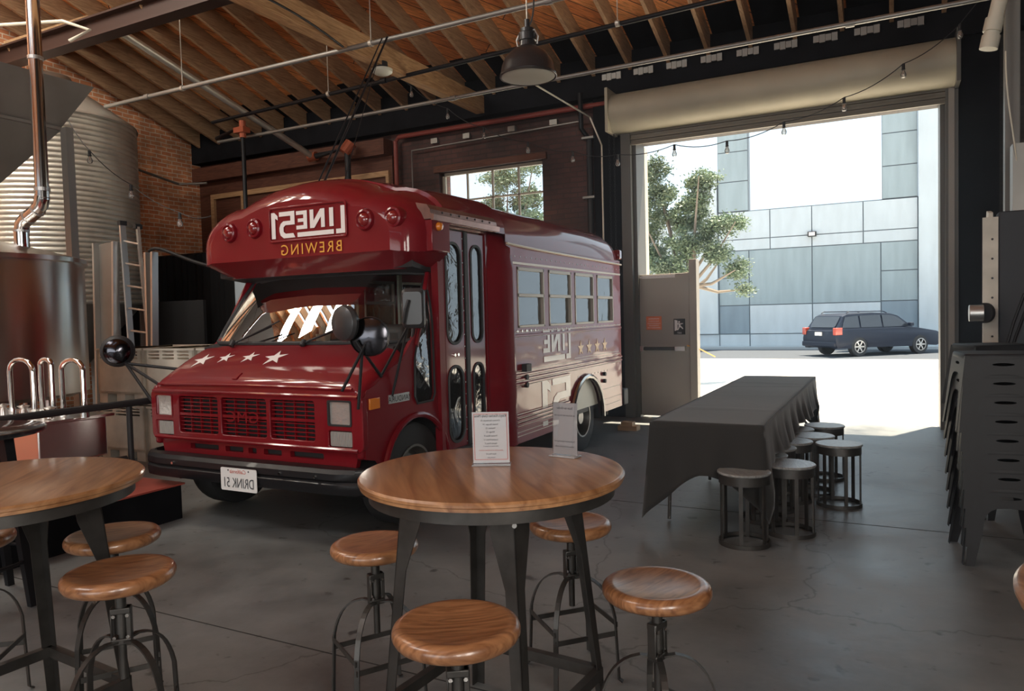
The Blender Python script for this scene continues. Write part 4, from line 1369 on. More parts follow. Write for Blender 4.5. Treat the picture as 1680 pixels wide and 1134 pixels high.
# door header: metal rail above door
MB().box((XD - .06, 4.56, 1.97), (XD + .09, 4.66, 2.0)).build('header_end', M_red, bus)
rail = MB()
prf = [(-3.0, 2.20), (-2.90, 2.195), (-2.895, 2.235), (-2.925, 2.245), (-2.93, 2.275), (-2.955, 2.31), (-3.05, 2.33)]
rail.loft([[(p[0], y, p[1]) for p in prf] for y in (4.46, 4.60, 5.0, 5.46)])
rail.build('door_header_rail', mat('worn header metal', (0.34, 0.20, 0.17), 0.3, 0.7, noise=0.3, nscale=6), bus)
riv = MB()
for i in range(7):
    riv.cyl((-2.93, 4.62 + i * .12, 2.262), (-2.922, 4.62 + i * .12, 2.262), .008, 6)
r2 = riv.build('header_rivets', M_black, bus)
MB().plate([(4.46, 1.975), (4.70, 1.975), (4.70, 2.21), (4.46, 2.21)], [], .12, lambda u, v, d: (-2.915 - d, u, v)).build('header_side_box', M_red, bus, bevel=.006)
MB().lathe([(.032, 0), (.032, .012), (.024, .028), (0, .034)], (-2.915, 4.545, 2.155), 20, 'x').build('amber_marker', M_amber, bus, smooth=True)

# entry door -------------------------------------------------------------------
fd = lambda u, v, d: (XD - d, u, v)
MB().plate([(4.68, .42), (5.46, .42), (5.46, 2.24), (4.68, 2.24)], [[(4.725, .45), (5.42, .45), (5.42, 2.18), (4.725, 2.18)]], .06, fd).build('door_frame', M_red, bus)
for k, (a, b_) in enumerate(((4.735, 5.075), (5.135, 5.41))):
    wa, wb = (a + .07, b_ - .05) if k == 0 else (a + .055, b_ - .055)
    rr_ = (wb - wa) / 2 - .001
    dl = MB().plate([(a, .46), (b_, .46), (b_, 2.17), (a, 2.17)], [rrect(wa, wb, 1.29, 2.07, rr_, 6), rrect(wa, wb, .52, 1.11, rr_, 6)], .03, lambda u, v, d: (XD - .012 - d, u, v)).build('door_leaf', M_red, bus)
    for z0, z1 in ((1.29, 2.07), (.52, 1.11)):
        MB().plate(rrect(wa - .012, wb + .012, z0 - .012, z1 + .012, rr_ + .01, 6), [rrect(wa + .01, wb - .01, z0 + .01, z1 - .01, rr_ - .011, 6)], .012, lambda u, v, d: (XD - .004 - d, u, v)).build('window_seal', M_black, dl)
        MB().plate(rrect(wa, wb, z0, z1, rr_ - .002, 6), [], .004, lambda u, v, d: (XD - .02 - d, u, v)).build('window_pane', M_busglass, dl)
    if k == 0:
        MB().cyl((XD - .012, 4.90, 1.20), (XD, 4.90, 1.20), .012, 10).cyl((XD - .012, 4.95, 1.20), (XD, 4.95, 1.20), .012, 10).build('door_lock', M_chrome, dl)
        rb = MB()
        for i in range(18):
            rb.cyl((XD - .012, b_ - .015, .5 + i * .095), (XD - .008, b_ - .015, .5 + i * .095), .005, 6)
        rb.build('leaf_rivets', M_alu, dl)
MB().box((XD - .04, 5.08, .45), (XD - .0, 5.13, 2.17)).build('door_gasket', M_black, bus)
MB().box((XD - .45, 4.72, .30), (XD - .02, 5.42, .34)).build('entry_step', M_black, bus)

# cab ---------------------------------------------------------------------------
CX, CW = XC, 1.01
XS = CX + CW


def cab_sec(y, hw, zt, drop=.13, zb=.95):
    half = [(hw, zb), (hw, zt - drop)]
    for i in range(1, 6):
        t = R(90 * i / 5)
        half.append((hw - .12 + .12 * math.cos(t), zt - drop + (drop - .025) * math.sin(t)))
    half += [(hw * .55, zt - .008), (0, zt)]
    return [(CX + u, y, z) for u, z in half] + [(CX - u, y, z) for u, z in half[-2::-1]]


hood = [cab_sec(3.775, .97, 1.035, .03, .99), cab_sec(3.79, .985, 1.075, .05, .99), cab_sec(3.83, 1.0, 1.11, .07, .99), cab_sec(3.92, CW, 1.165, .09), cab_sec(4.04, CW, 1.235, .11), cab_sec(4.16, CW, 1.295, .12), cab_sec(4.24, CW, 1.325, .12)]
MB().loft(hood).build('hood', M_red, bus, smooth=True, angle=45)
MB().tube([(CX - .94, 3.772, 1.043), (CX, 3.766, 1.05), (CX + .94, 3.772, 1.043)], .010, 6).build('hood_lip', M_red, bus, smooth=True)
MB().bar((CX - .16, 3.80, 1.088), (CX - .16, 3.86, 1.13), .05, .012).build('hood_latch', M_red, bus, bevel=.005)
# cowl
MB().add([(CX - .95, 4.22, 1.30), (CX + .95, 4.22, 1.30), (CX + .95, 4.34, 1.325), (CX - .95, 4.34, 1.325), (CX - .95, 4.22, 1.2), (CX + .95, 4.22, 1.2), (CX + .95, 4.34, 1.2), (CX - .95, 4.34, 1.2)],
         [(0, 1, 2, 3), (7, 6, 5, 4), (0, 4, 5, 1), (1, 5, 6, 2), (2, 6, 7, 3), (3, 7, 4, 0)]).build('cowl', M_black, bus)
# fender sides with wheel arch
AY, AZ, AR = 4.385, .40, .40
outl = [(3.80, .58), (3.93, .55), (AY - AR - .01, .50)] + [(AY + AR * math.cos(R(180 - 180 * i / 14)), AZ + AR * math.sin(R(180 - 180 * i / 14))) for i in range(1, 14)] + [(AY + AR, .40), (4.80, .40), (4.80, 1.99), (4.74, 1.99), (4.72, 1.88), (4.42, 1.38), (4.24, 1.22), (4.04, 1.125), (3.92, 1.06), (3.83, 1.03), (3.80, .99)]
qw = [(4.37, .93), (4.40, .88), (4.60, .88), (4.63, .93), (4.655, 1.45), (4.655, 1.62), (4.64, 1.70), (4.61, 1.70), (4.52, 1.50), (4.42, 1.30), (4.38, 1.2)]
for s_ in (1, -1):
    fn = lambda u, v, d, s_=s_: (CX + s_ * (CW + .002 - d - max(0, v - 1.25) * (.10 if s_ > 0 else .30)), u, v)
    sp = MB().plate(outl, [qw], .03, fn).build('cab_side', M_red, bus)
    MB().plate([(p[0], p[1]) for p in qw], [], .004, lambda u, v, d, s_=s_: (CX + s_ * (CW - .012 - d - max(0, v - 1.25) * .10), u, v)).build('quarter_window', M_busglass, sp)
    MB().tube([fn(p[0], p[1], -.003) for p in qw], .009, 6, closed=True).build('quarter_window_seal', M_black, sp)
    MB().tube([(CX + s_ * (CW + .008), AY + AR * math.cos(R(180 - 180 * i / 18)), AZ + AR * math.sin(R(180 - 180 * i / 18))) for i in range(-2, 20)], .022, 8).build('fender_flare', M_red, sp, smooth=True)
    MB().loft([[(CX + s_ * (CW - dx), AY + AR * math.cos(R(180 - 180 * i / 14)), AZ + AR * math.sin(R(180 - 180 * i / 14))) for i in range(15)] for dx in (.02, .42)], closed=False, cap=False).build('wheel_well', M_black, sp)
    # A pillar between windshield and quarter window
    MB().bar((CX + s_ * 1.0, 4.42, 1.29), (CX + s_ * .925, 4.74, 1.90), .035, .05, (s_ * .3, -.8, .6)).build('a_pillar', M_red, bus, bevel=.01)
# closing panel between the body and cab rear
MB().plate([(XL + .12, .42), (XR - .10, .42), (XR - .10, 1.99), (XL + .12, 1.99)], [[(XL + .2, .55), (XR - .25, .55), (XR - .25, 1.95), (XL + .2, 1.95)]], .03, lambda u, v, d: (u, 4.78 + d, v)).build('cab_bulkhead', M_red, bus)
MB().box((XL, 4.98, .42), (XL + .03, YF + .1, 2.22)).build('left_front_panel', M_red, bus)
# grille panel
GY = 3.765
fg = lambda u, v, d: (u, GY + d, v)
G3 = [(-4.775, -4.365), (-4.325, -3.885), (-3.845, -3.445)]
gh = [rrect(a, b_, .685, .955, .02, 3) for a, b_ in G3]
lampL, lampR = (-5.035, -4.845), (-3.325, -3.13)
for a, b_ in (lampL, lampR):
    gh += [rrect(a, b_, .80, .965, .012, 3), rrect(a, b_, .655, .765, .012, 3)]
MB().plate(rrect(CX - 1.025, CX + 1.025, .625, 1.005, .05, 4), gh, .05, fg).build('grille_panel', M_red, bus, bevel=.006)
MB().tube([(CX - .99, GY - .004, .992), (CX + .99, GY - .004, .992)], .012, 6).tube([(CX - .98, GY - .004, .64), (CX + .98, GY - .004, .64)], .012, 6).build('grille_trim', M_red, bus, smooth=True)
MB().box((CX - .98, GY + .06, .6), (CX + .98, GY + .10, .99)).build('grille_backing', M_black, bus)
for a, b_ in G3:
    gm = MB()
    for k in range(9):
        z = .705 + k * .029
        gm.box((a - .005, GY + .018, z), (b_ + .005, GY + .04, z + .008))
    for k in range(1, 4):
        xk = a + (b_ - a) * k / 4
        gm.box((xk - .003, GY + .025, .685), (xk + .003, GY + .045, .955))
    gm.box((a, GY + .008, .812), (b_, GY + .035, .832))
    gm.build('grille_bars', M_red, bus)
text_polys('GMC', .115, lambda u, v, d: (-4.105 + u * 1.25, GY + .010 - d, .785 + v), thick=.018, spacing=1.05).build('grille_emblem', M_red, bus)
for a, b_ in (lampL, lampR):
    hl = MB().plate(rrect(a + .006, b_ - .006, .806, .959, .012, 3), [], .03, lambda u, v, d: (u, GY + .012 + d, v)).build('headlamp', M_lens, bus, bevel=.006)
    MB().plate(rrect(a - .004, b_ + .004, .796, .969, .014, 3), [rrect(a + .008, b_ - .008, .808, .957, .012, 3)], .012, lambda u, v, d: (u, GY - .004 + d, v)).build('headlamp_bezel', M_black if a > -4 else M_red, hl)
    pk = MB().plate(rrect(a + .006, b_ - .006, .661, .759, .010, 3), [], .03, lambda u, v, d: (u, GY + .012 + d, v)).build('parking_lamp', mat('ribbed clear lens', (0.45, 0.44, 0.42), 0.25, 0.3, 0.8), bus)
    rb = MB()
    for k in range(14):
        xk = a + .014 + k * (b_ - a - .028) / 13
        rb.box((xk - .002, GY + .008, .664), (xk + .002, GY + .014, .756))
    rb.build('lens_ribs', mat('ribbed clear lens', (1, 1, 1)), pk)
# front corner wraps
for s_ in (-1, 1):
    MB().box((CX + s_ * .95, GY + .004, .58), (CX + s_ * 1.008, 3.84, 1.03)).build('fender_corner', M_red, bus, bevel=.02)
# valance with slots
vh = [rrect(a, b_, .56, .60, .008, 2) for a, b_ in ((-4.70, -4.40), (-4.33, -4.15), (-4.10, -4.02), (-3.95, -3.78), (-3.70, -3.40))]
MB().plate([(CX - .93, .52), (CX + .93, .52), (CX + .96, .63), (CX - .96, .63)], vh, .04, lambda u, v, d: (u, GY + .03 + d, v)).build('valance', M_red, bus)
MB().box((CX - .9, GY + .075, .5), (CX + .9, GY + .085, .63)).build('valance_backing', M_black, bus)
# bumper
bp_sec = [(0.06, .345), (.0, .36), (-.02, .40), (-.02, .43), (.0, .445), (-.018, .46), (-.015, .50), (.01, .525), (.10, .53), (.12, .52), (.12, .35)]
bst = [(-1.13, .26), (-1.10, .12), (-1.02, .045), (-.85, .01), (0, 0), (.85, .01), (1.0, .045), (1.08, .12), (1.11, .26)]
MB().loft([[(CX + u * .99 + (0 if abs(u) < 1.05 else (-.0)), 3.665 + dy + p[0] * (1 if abs(u) < 1.0 else .5), p[1]) for p in bp_sec] for u, dy in bst]).build('front_bumper', M_bumper, bus, smooth=True, angle=30)
pl_ = MB().plate(rrect(-4.205, -3.860, .325, .485, .012, 3), [], .004, lambda u, v, d: (u, 3.634 + d, v)).build('number_plate', M_plate, bus)
fp = lambda u0, v0: (lambda u, v, d: (u0 + u, 3.633 - d, v0 + v))
text_polys('DRINK 51', .098, lambda u, v, d: (-4.033 + u * .71, 3.633 - d, .350 + v), spacing=1.0).build('plate_lettering', M_ink, pl_)
text_polys('California', .040, fp(-4.033, .449), shear=.3).build('plate_state_lettering', M_inkred, pl_)
MB().cyl((-4.13, 3.632, .468), (-4.13, 3.634, .468), .006, 8).cyl((-3.935, 3.632, .468), (-3.935, 3.634, .468), .006, 8).build('plate_screw', M_ink, pl_)
bb = MB()
for xk in (-4.72, -3.66, -3.35):
    bb.cyl((xk, 3.64, .475), (xk, 3.66, .475), .010, 8)
bb.build('bumper_bolts', M_chrome, bus)

# stars on the hood
for (px, ys, r_) in ((-4.80, 4.02, .10), (-4.56, 4.035, .075), (-4.31, 4.04, .080), (-4.045, 4.03, .105)):
    def hs(u, v, d, px=px, ys=ys):
        y = ys + v * .85
        # hood height by interpolation of the stations
        st = [(3.83, 1.11), (3.92, 1.165), (4.04, 1.235), (4.16, 1.295), (4.24, 1.325)]
        for i in range(4):
            if st[i][0] <= y <= st[i + 1][0] or i == 3:
                k = (y - st[i][0]) / (st[i + 1][0] - st[i][0])
                zt = st[i][1] + (st[i + 1][1] - st[i][1]) * k
                break
        uu = abs(px + u - CX) / CW
        z = zt - .008 * min(1, uu / .55) - max(0, uu - .55) / .33 * .017
        return (px + u, y, z + .004 + d)
    MB().plate(star_pts(0, 0, r_, R(12), .36), [], .001, hs).build('white_star', M_white, bus, label='white star')

# windshield: curved glass with black seal
WB = [(-.985, 4.40, 1.335), (-.84, 4.29, 1.33), (-.5, 4.245, 1.325), (0, 4.225, 1.325), (.5, 4.245, 1.325), (.84, 4.29, 1.33), (.985, 4.40, 1.335)]
WT = [(-.90, 4.74, 1.835), (-.75, 4.66, 1.85), (-.42, 4.615, 1.86), (0, 4.60, 1.86), (.42, 4.615, 1.86), (.75, 4.66, 1.85), (.90, 4.74, 1.835)]
b = MB()
rows = []
for k in range(6):
    t = k / 5
    rows.append([(CX + a[0] * (1 - t) + c[0] * t, a[1] * (1 - t) + c[1] * t - .015 * math.sin(PI * t), a[2] * (1 - t) + c[2] * t) for a, c in zip(WB, WT)])
b.loft(rows, closed=False, cap=False)
b.build('windshield', M_wsglass, bus, smooth=True, angle=60)
edge = rows[0] + [r_[-1] for r_ in rows[1:-1]] + rows[-1][::-1] + [r_[0] for r_ in rows[-2:0:-1]]
MB().tube(edge, .020, 8, closed=True).build('windshield_seal', M_black, bus, smooth=True)
MB().add([(CX - .98, 4.44, 1.87), (CX + .98, 4.44, 1.87), (CX + .98, 4.74, 1.835), (CX - .98, 4.74, 1.835), (CX - .98, 4.44, 1.92), (CX + .98, 4.44, 1.92), (CX + .98, 4.74, 1.92), (CX - .98, 4.74, 1.92)],
         [(0, 1, 2, 3), (7, 6, 5, 4), (0, 4, 5, 1), (1, 5, 6, 2), (2, 6, 7, 3), (3, 7, 4, 0)]).build('windshield_header', M_black, bus)
# wipers
for (x0, x1) in ((-4.66, -4.28), (-3.92, -3.50)):
    MB().tube([(x0, 4.20, 1.33), (x0 + .05, 4.215, 1.35), (x1, 4.24, 1.46)], .008, 6).tube([(x0 + .12, 4.19, 1.365), (x1 + .10, 4.225, 1.50)], .006, 6).cyl((x0, 4.18, 1.31), (x0, 4.21, 1.35), .02, 10).build('wiper', M_black, bus)

M_mirrorback = mat('mirror back', (0.03, 0.03, 0.032), 0.45, 0, 0.3)
# mirrors ----------------------------------------------------------------------
mr = MB().lathe([(.098, .02), (.104, .0), (.095, -.02), (.06, -.038), (.02, -.044), (0, -.045)], (0, 0, 0), 28, 'y')
rotm = Matrix.Translation((-3.10, 3.70, 1.475)) @ Matrix.Rotation(R(-12), 4, 'Z') @ Matrix.Rotation(R(-10), 4, 'Y') @ Matrix.Scale(1.15, 4)
mo = mr.build('round_mirror', M_mirrorback, bus, smooth=True, xf=rotm)
mr2 = MB().lathe([(.100, -.03), (.104, .0), (.095, .02), (.05, .035), (0, .04)], (0, 0, 0), 28, 'y')
rot2 = Matrix.Translation((-2.98, 3.80, 1.385)) @ Matrix.Rotation(R(22), 4, 'Z') @ Matrix.Scale(1.25, 4)
mo = mr2.build('round_mirror', M_mirrorback, bus, smooth=True, xf=rot2)
MB().lathe([(0, -.036), (.06, -.033), (.097, -.022), (.097, -.018), (0, -.018)], (0, 0, 0), 28, 'y').build('mirror_face', M_mirror, mo, smooth=True, xf=rot2)
hub = V((-3.0, 3.74, 1.30))
for q in ((-3.06, 3.60, 1.05), (-3.045, 3.735, .92), (-3.04, 3.98, 1.11)):
    MB().cyl(hub, q, .010, 8).build('mirror_strut', M_blackm, bus)
MB().cyl(hub, (-2.99, 3.76, 1.34), .012, 8).cyl((-3.03, 3.72, 1.36), hub, .012, 8).build('mirror_hub', M_blackm, bus)
# rectangular mirror
rm = MB()
rot3 = Matrix.Translation((-2.93, 4.22, 1.565)) @ Matrix.Rotation(R(24), 4, 'Z') @ Matrix.Scale(1.12, 4)
rmo = MB().loft([[(u * k1, y_, v * k1) for u, v in rrect(-.072, .072, -.125, .125, .03, 5)] for y_, k1 in ((.03, .97), (.0, 1.0), (-.02, .96), (-.035, .80))]).build('side_mirror', M_mirrorback, bus, smooth=True, xf=rot3)
MB().plate(rrect(-.06, .06, -.112, .112, .022, 4), [], .003, lambda u, v, d: (u, .028 + d, v)).build('mirror_face', M_mirror, rmo, xf=rot3)
MB().tube([(-.02, -.045, .05), (-.035, -.055, .0), (-.055, -.05, -.09)], .012, 6).build('mirror_bracket', M_black, rmo, xf=rot3)
jn = V((-2.97, 4.20, 1.435))
for q in ((-3.045, 3.98, 1.11), (-3.045, 4.10, .965), (-3.02, 4.38, 1.48)):
    MB().cyl(jn, q, .009, 8).build('mirror_strut', M_blackm, bus)
# crossview mirror on the left fender
lm = Matrix.Translation((-5.58, 3.85, 1.29)) @ Matrix.Rotation(R(48), 4, 'Z')
lmo = MB().lathe([(.125, .02), (.13, .0), (.12, -.03), (0.1, -.05)], (0, 0, 0), 28, 'y').build('round_mirror', M_black, bus, smooth=True, xf=lm)
MB().lathe([(0, -.075), (.05, -.07), (.09, -.055), (.108, -.04), (.105, .0), (0, .0)], (0, 0, 0), 28, 'y').build('mirror_face', M_mirror, lmo, smooth=True, xf=lm)
for q in ((-5.08, 4.05, 1.13), (-5.08, 3.85, 1.02), (-5.08, 3.80, .86)):
    MB().cyl((-5.50, 3.86, 1.19), q, .012, 8).build('mirror_strut', M_blackm, bus)

# side marker and badge
MB().box((XS - .002, 3.845, .90), (XS + .014, 3.955, .975)).build('side_marker', M_amber, bus, bevel=.005)
bg_ = MB().box((XS - .002, 4.06, .915), (XS + .007, 4.30, .975)).build('badge', M_alu, bus)
text_polys('VANDURA', .055, lambda u, v, d: (XS + .008 + d, 4.185 + u, .925 + v), spacing=1.05).build('badge_lettering', M_black, bg_)
MB().tube([(XS + .004, 4.24, 1.205), (XS + .004, 3.96, 1.12)], .006, 6).build('fender_crease', M_red, bus)

# interior
MB().box((CX - .9, 4.34, .95), (CX + .9, 4.62, 1.33)).build('dashboard', M_dash, bus, bevel=.04)
MB().box((CX + .25, 4.5, 1.0), (CX + .85, 4.9, 1.45)).build('engine_cover', M_dash, bus, bevel=.06)
stw = MB().tube([(CX - .48 + .19 * math.cos(t * PI / 12), 4.72 + .07 * math.sin(t * PI / 12), 1.40 + .17 * math.sin(t * PI / 12)) for t in range(24)], .014, 8, closed=True)
stw.bar((CX - .67, 4.72, 1.40), (CX - .29, 4.72, 1.40), .03, .02).cyl((CX - .48, 4.55, 1.25), (CX - .48, 4.73, 1.41), .02, 8)
stw.build('steering_wheel', M_dash, bus, smooth=True)


def seat(x0, x1, y, name='passenger_seat'):
    s_ = MB().box((x0, y, .47), (x1, y + .42, .85)).build(name, M_dash, bus, bevel=.03)
    MB().bar(((x0 + x1) / 2, y + .40, .80), ((x0 + x1) / 2, y + .52, 1.42), x1 - x0, .10, (0, 1, 0)).build('seat_back', M_dash, s_, bevel=.03)


seat(CX - .75, CX - .25, 5.05, 'driver_seat')
for y in (6.1, 6.95, 7.8):
    seat(XL + .08, XL + .88, y)
    seat(XR - .88, XR - .08, y)
MB().box((XL + .036, 5.7, .47), (XL + .05, 8.58, 1.36)).build('side_lining', M_liner, bus)
MB().box((XR - .05, 5.8, .47), (XR - .036, 8.58, 1.36)).build('side_lining', M_liner, bus)
MB().loft([[(XC + (p[0] - XC) * .94, y, p[2] - .06) for p in body_sec(y, HW - .10, 2.20, 2.21, 2.64)] for y in (4.9, 8.5)], closed=False, cap=False).build('ceiling_lining', M_liner, bus, smooth=True)
for y in (5.75, 7.1, 8.5):
    for xp in (XL + .06, XR - .09):
        MB().box((xp, y - .03, 1.36), (xp + .03, y + .03, 2.1)).build('interior_post', M_liner, bus)
# wheel chock blocks behind
tag(MB().box((-3.1, 8.9, 0), (-2.85, 9.05, .06)).box((-3.05, 8.88, .06), (-2.9, 9.0, .11)).build('timber_chock', M_trimwood, org=(-3, 8.95, 0)), 'small pile of timber offcuts behind the bus rear corner', 'timber block')

# ================================================================== FURNITURE
def bar_table(loc, rz, label, far=False):
    t = thing('bar_table', label, 'table', loc, local=True, rz=rz)
    t['group'] = 'round wooden bar tables'
    del t['group']
    H, RT = .96, .462
    MB().lathe([(0, H - .034), (RT - .02, H - .034), (RT - .006, H - .030), (RT - .006, H - .020), (RT, H - .016), (RT, H - .008), (RT - .006, H - .001), (RT - .012, H), (0, H)], n=96).build('tabletop', M_table, t, smooth=True, angle=25)
    MB().lathe([(RT - .035, H - .034), (RT - .035, H - .075), (RT - .040, H - .075), (RT - .040, H - .034)], n=72).build('apron_ring', M_iron, t, smooth=True)
    feet = []
    for k in range(4):
        a = k * PI / 2
        ca, sa = math.cos(a), math.sin(a)
        top = V((.315 * ca, .315 * sa, H - .04))
        ft = V((.415 * ca, .415 * sa, 0))
        ra = V((ca, sa, 0))
        ta = V((-sa, ca, 0))
        # angle iron: two tapering flanges meeting at the outer corner
        leg = MB()
        for sgn in (-1, 1):
            e1 = (ta * sgn - ra).normalized()
            wt, wb = .092, .036
            ztop, zmid = top, top.lerp(ft, .18)
            th = (ta * sgn + ra).normalized() * -.004
            vs = []
            for (c_, w_) in ((top, wt), (top.lerp(ft, .12), wt * .98), (top.lerp(ft, .30), .045), (ft, wb)):
                vs += [c_, c_ + e1 * w_, c_ + e1 * w_ + th, c_ + th]
            leg.loft([vs[i * 4:i * 4 + 4] for i in range(4)])
        leg.build('leg', M_iron, t)
        MB().cyl(top + V((0, 0, -.07)) + ra * .001, top + V((0, 0, -.07)) + ra * .012, .008, 8).build('bolt', M_alu, t)
        feet.append((top.lerp(ft, .80)))
    for k in range(4):
        MB().bar(feet[k] - V((feet[k].x, feet[k].y, 0)) * .03, feet[(k + 1) % 4] - V((feet[(k + 1) % 4].x, feet[(k + 1) % 4].y, 0)) * .03, .030, .040).build('stretcher', M_iron, t)
    for k in range(4):
        a = k * PI / 2
        MB().cyl((.30 * math.cos(a), .30 * math.sin(a), H - .06), (.30 * math.cos(a + PI / 2), .30 * math.sin(a + PI / 2), H - .06), .004, 6).build('brace_rod', M_iron, t)
    return t


AZT = R(130.6)
bar_table((-1.248, 2.244, 0), AZT, 'round wooden bar table in front of the bus holding two acrylic menu stands')
bar_table((-2.80, 1.46, 0), AZT, 'round wooden bar table at the left edge, its top empty')
bar_table((.67, 1.66, 0), AZT, 'round wooden bar table whose rim just enters at the right edge')


def bar_stool():
    t = thing('bar_stool', '', 'stool', (0, 0, 0), 'wooden topped screw stools', local=True)
    MB().lathe([(0, -.050), (.138, -.050), (.152, -.048), (.163, -.041), (.169, -.030), (.1695, -.020), (.166, -.010), (.158, -.003), (.146, .000), (.132, -.002), (.110, -.005), (.06, -.0075), (0, -.008)], n=64).build('seat', M_seat, t, smooth=True, angle=60)
    MB().lathe([(0, -.040), (.05, -.040), (.05, -.045), (.017, -.045), (.017, -.21), (.0125, -.21), (.0125, -.36), (0, -.36)], n=16).build('screw_spindle', M_iron, t, smooth=True)
    th = MB()
    for k in range(22):
        th.tube([(.0135 * math.cos(j * PI / 4), .0135 * math.sin(j * PI / 4), -.22 - k * .006 - j * .0007) for j in range(8)], .0022, 4, closed=True)
    br = MB()
    for sx in (-1, 1):
        br.box((sx * .020 - .005, -.016, -.235), (sx * .020 + .011 * sx + .005 * 0 + (.0 if sx > 0 else 0), .016, -.125))
    br.box((-.030, -.018, -.145), (.030, .018, -.125)).box((-.030, -.018, -.245), (.030, .018, -.225))
    br.build('yoke_bracket', M_iron, t, bevel=.003)
    nut = MB()
    for sx in (-1, 1):
        nut.cyl((sx * .02, -.019, -.15), (sx * .02, -.016, -.15), .006, 6).cyl((sx * .02, -.019, -.22), (sx * .02, -.016, -.22), .006, 6)
    nut.build('yoke_bolts', M_chrome, t)
    return t


def stool_legs(t, h):
    """four flat bar legs that swing out of the yoke and drop to the floor; h = seat height"""
    zt = -.235
    pts_ = []
    for k in range(4):
        a = PI / 4 + k * PI / 2
        d = V((math.cos(a), math.sin(a), 0))
        r_ = .185
        c = [d * .02 + V((0, 0, zt)), d * .055 + V((0, 0, zt + .005))]
        c += bez(d * .06 + V((0, 0, zt + .004)), d * .12 + V((0, 0, zt - .005)), d * .165 + V((0, 0, zt - .05)), d * r_ + V((0, 0, zt - .15)), 8)[1:]
        c += [d * (r_ + .012) + V((0, 0, -h + .012)), d * (r_ + .028) + V((0, 0, -h + .003))]
        MB().tube(c, .01, flat=(.020, .006, tuple(d))).build('leg', M_iron, t)
        pts_.append(d * (r_ + .008) + V((0, 0, 0)))
    for zz in (-h + .20, -h + .235):
        m = MB()
        for k in range(4):
            if (k % 2 == 0) == (zz == -h + .20):
                m.bar(pts_[k] + V((0, 0, zz)), pts_[(k + 1) % 4] + V((0, 0, zz)), .005, .020)
        # two parallel rails per level
        half = len(m.v) // 2
        a = MB().add(m.v[:half], m.f[:len(m.f) // 2])
        b2 = MB().add(m.v[half:], [tuple(i - half for i in f) for f in m.f[len(m.f) // 2:]])
        a.build('rail', M_iron, t)
        b2.build('rail', M_iron, t)


ST = [(-1.02, 1.62, .70, .12, 'wooden topped screw stool nearest the viewer, before the middle bar table'),
      (-.655, 2.215, .655, .75, 'wooden topped screw stool to the right of the middle bar table'),
      (-1.186, 2.79, .645, .35, 'wooden topped screw stool behind the middle bar table, away from the bus'),
      (-1.79, 2.265, .635, .55, 'wooden topped screw stool left of the middle bar table, in front of the bus bumper'),
      (-2.22, 1.50, .715, .3, 'wooden topped screw stool at the near right of the left bar table'),
      (-2.69, 1.80, .70, .5, 'wooden topped screw stool behind the left bar table, below the platform'),
      (-3.21, 1.54, .70, .2, 'wooden topped screw stool of which only a sliver shows at the left edge')]
for i, (x, y, h, rz, lb) in enumerate(ST):
    o = bar_stool()
    stool_legs(o, h)
    o.location = (x, y, h)
    o.rotation_euler = (0, 0, rz + R(27))
    o['label'] = lb


# acrylic menu stands
M_acr = glass('clear acrylic', (0.95, 0.95, 0.96), 0.05)


def menu_stand(loc, rz, w, h, tilt, label, lines, name='menu_stand'):
    t = thing(name, label, 'menu stand', loc, local=True, rz=rz)
    f = lambda u, v, d: (u, v * math.sin(tilt) + d - .0, v * math.cos(tilt) + .008)
    MB().box((-w / 2 - .004, -.028, 0), (w / 2 + .004, .028, .006)).build('acrylic_base', mat('acrylic base', (0.30, 0.30, 0.31), 0.1, 0.0, 1.0), t, bevel=.002)
    MB().plate([(-w / 2, 0), (w / 2, 0), (w / 2, h), (-w / 2, h)], [], .0015, f).build('paper_sheet', M_paper, t)
    MB().plate([(-w / 2 - .002, 0), (w / 2 + .002, 0), (w / 2 + .002, h + .002), (-w / 2 - .002, h + .002)], [], .002, lambda u, v, d: f(u, v, d - .003)).build('acrylic_panel', M_acr, t)
    for (txt, z, sz, m, col) in lines:
        b = text_polys(txt, sz, lambda u, v, d: f(u, v + z, -.0036 - d), thick=.0003)
        xs = [q[0] for q in b.v]
        wid = max(xs) - min(xs)
        if wid > w * .86:
            k = w * .86 / wid
            b.v = [(q[0] * k, q[1], q[2]) for q in b.v]
        b.build('lettering', m, t)
    if name == 'menu_stand' and w > .11:
        b = MB().plate([(-w / 2 + .006, .012), (w / 2 - .006, .012), (w / 2 - .006, h - .006), (-w / 2 + .006, h - .006)], [[(-w / 2 + .0075, .0135), (w / 2 - .0075, .0135), (w / 2 - .0075, h - .0075), (-w / 2 + .0075, h - .0075)]], .0003, lambda u, v, d: f(u, v, -.0036 + d))
        b.build('printed_border', M_inkred, t)
    return t


menu_stand((-1.287, 2.315, .96), R(24), .132, .186, R(-3), 'white menu sheet in an acrylic stand, the left one on the middle bar table',
           [("Kitty's Kitchen Daily Menu", .168, .014, M_ink, 0), ('Chicken Sandwich 15', .153, .008, M_ink, 0), ('Smash Burger 14', .139, .008, M_ink, 0), ('Nachos 12', .125, .008, M_ink, 0), ('Wings 13', .111, .008, M_ink, 0), ('Pretzel Bites 9', .097, .008, M_ink, 0), ('Loaded Fries 11', .083, .008, M_ink, 0), ('Garlic Fries 7', .069, .008, M_ink, 0), ('add cheese or bacon 2', .060, .006, M_ink, 0), ('please order at the kitchen window', .045, .006, M_inkred, 0), ('Kids Menu 8', .031, .007, M_ink, 0), ('thank you', .018, .007, M_ink, 0)])
menu_stand((-1.098, 2.548, .96), R(-8), .105, .195, R(2), 'pale card in an acrylic stand, the right one on the middle bar table',
           [('Scan to Order', .172, .012, M_ink, 0), ('skip the line and order from your table', .146, .008, M_ink, 0), ('Thank you for supporting local', .048, .008, M_ink, 0), ('follow us on social media', .028, .008, M_ink, 0)])

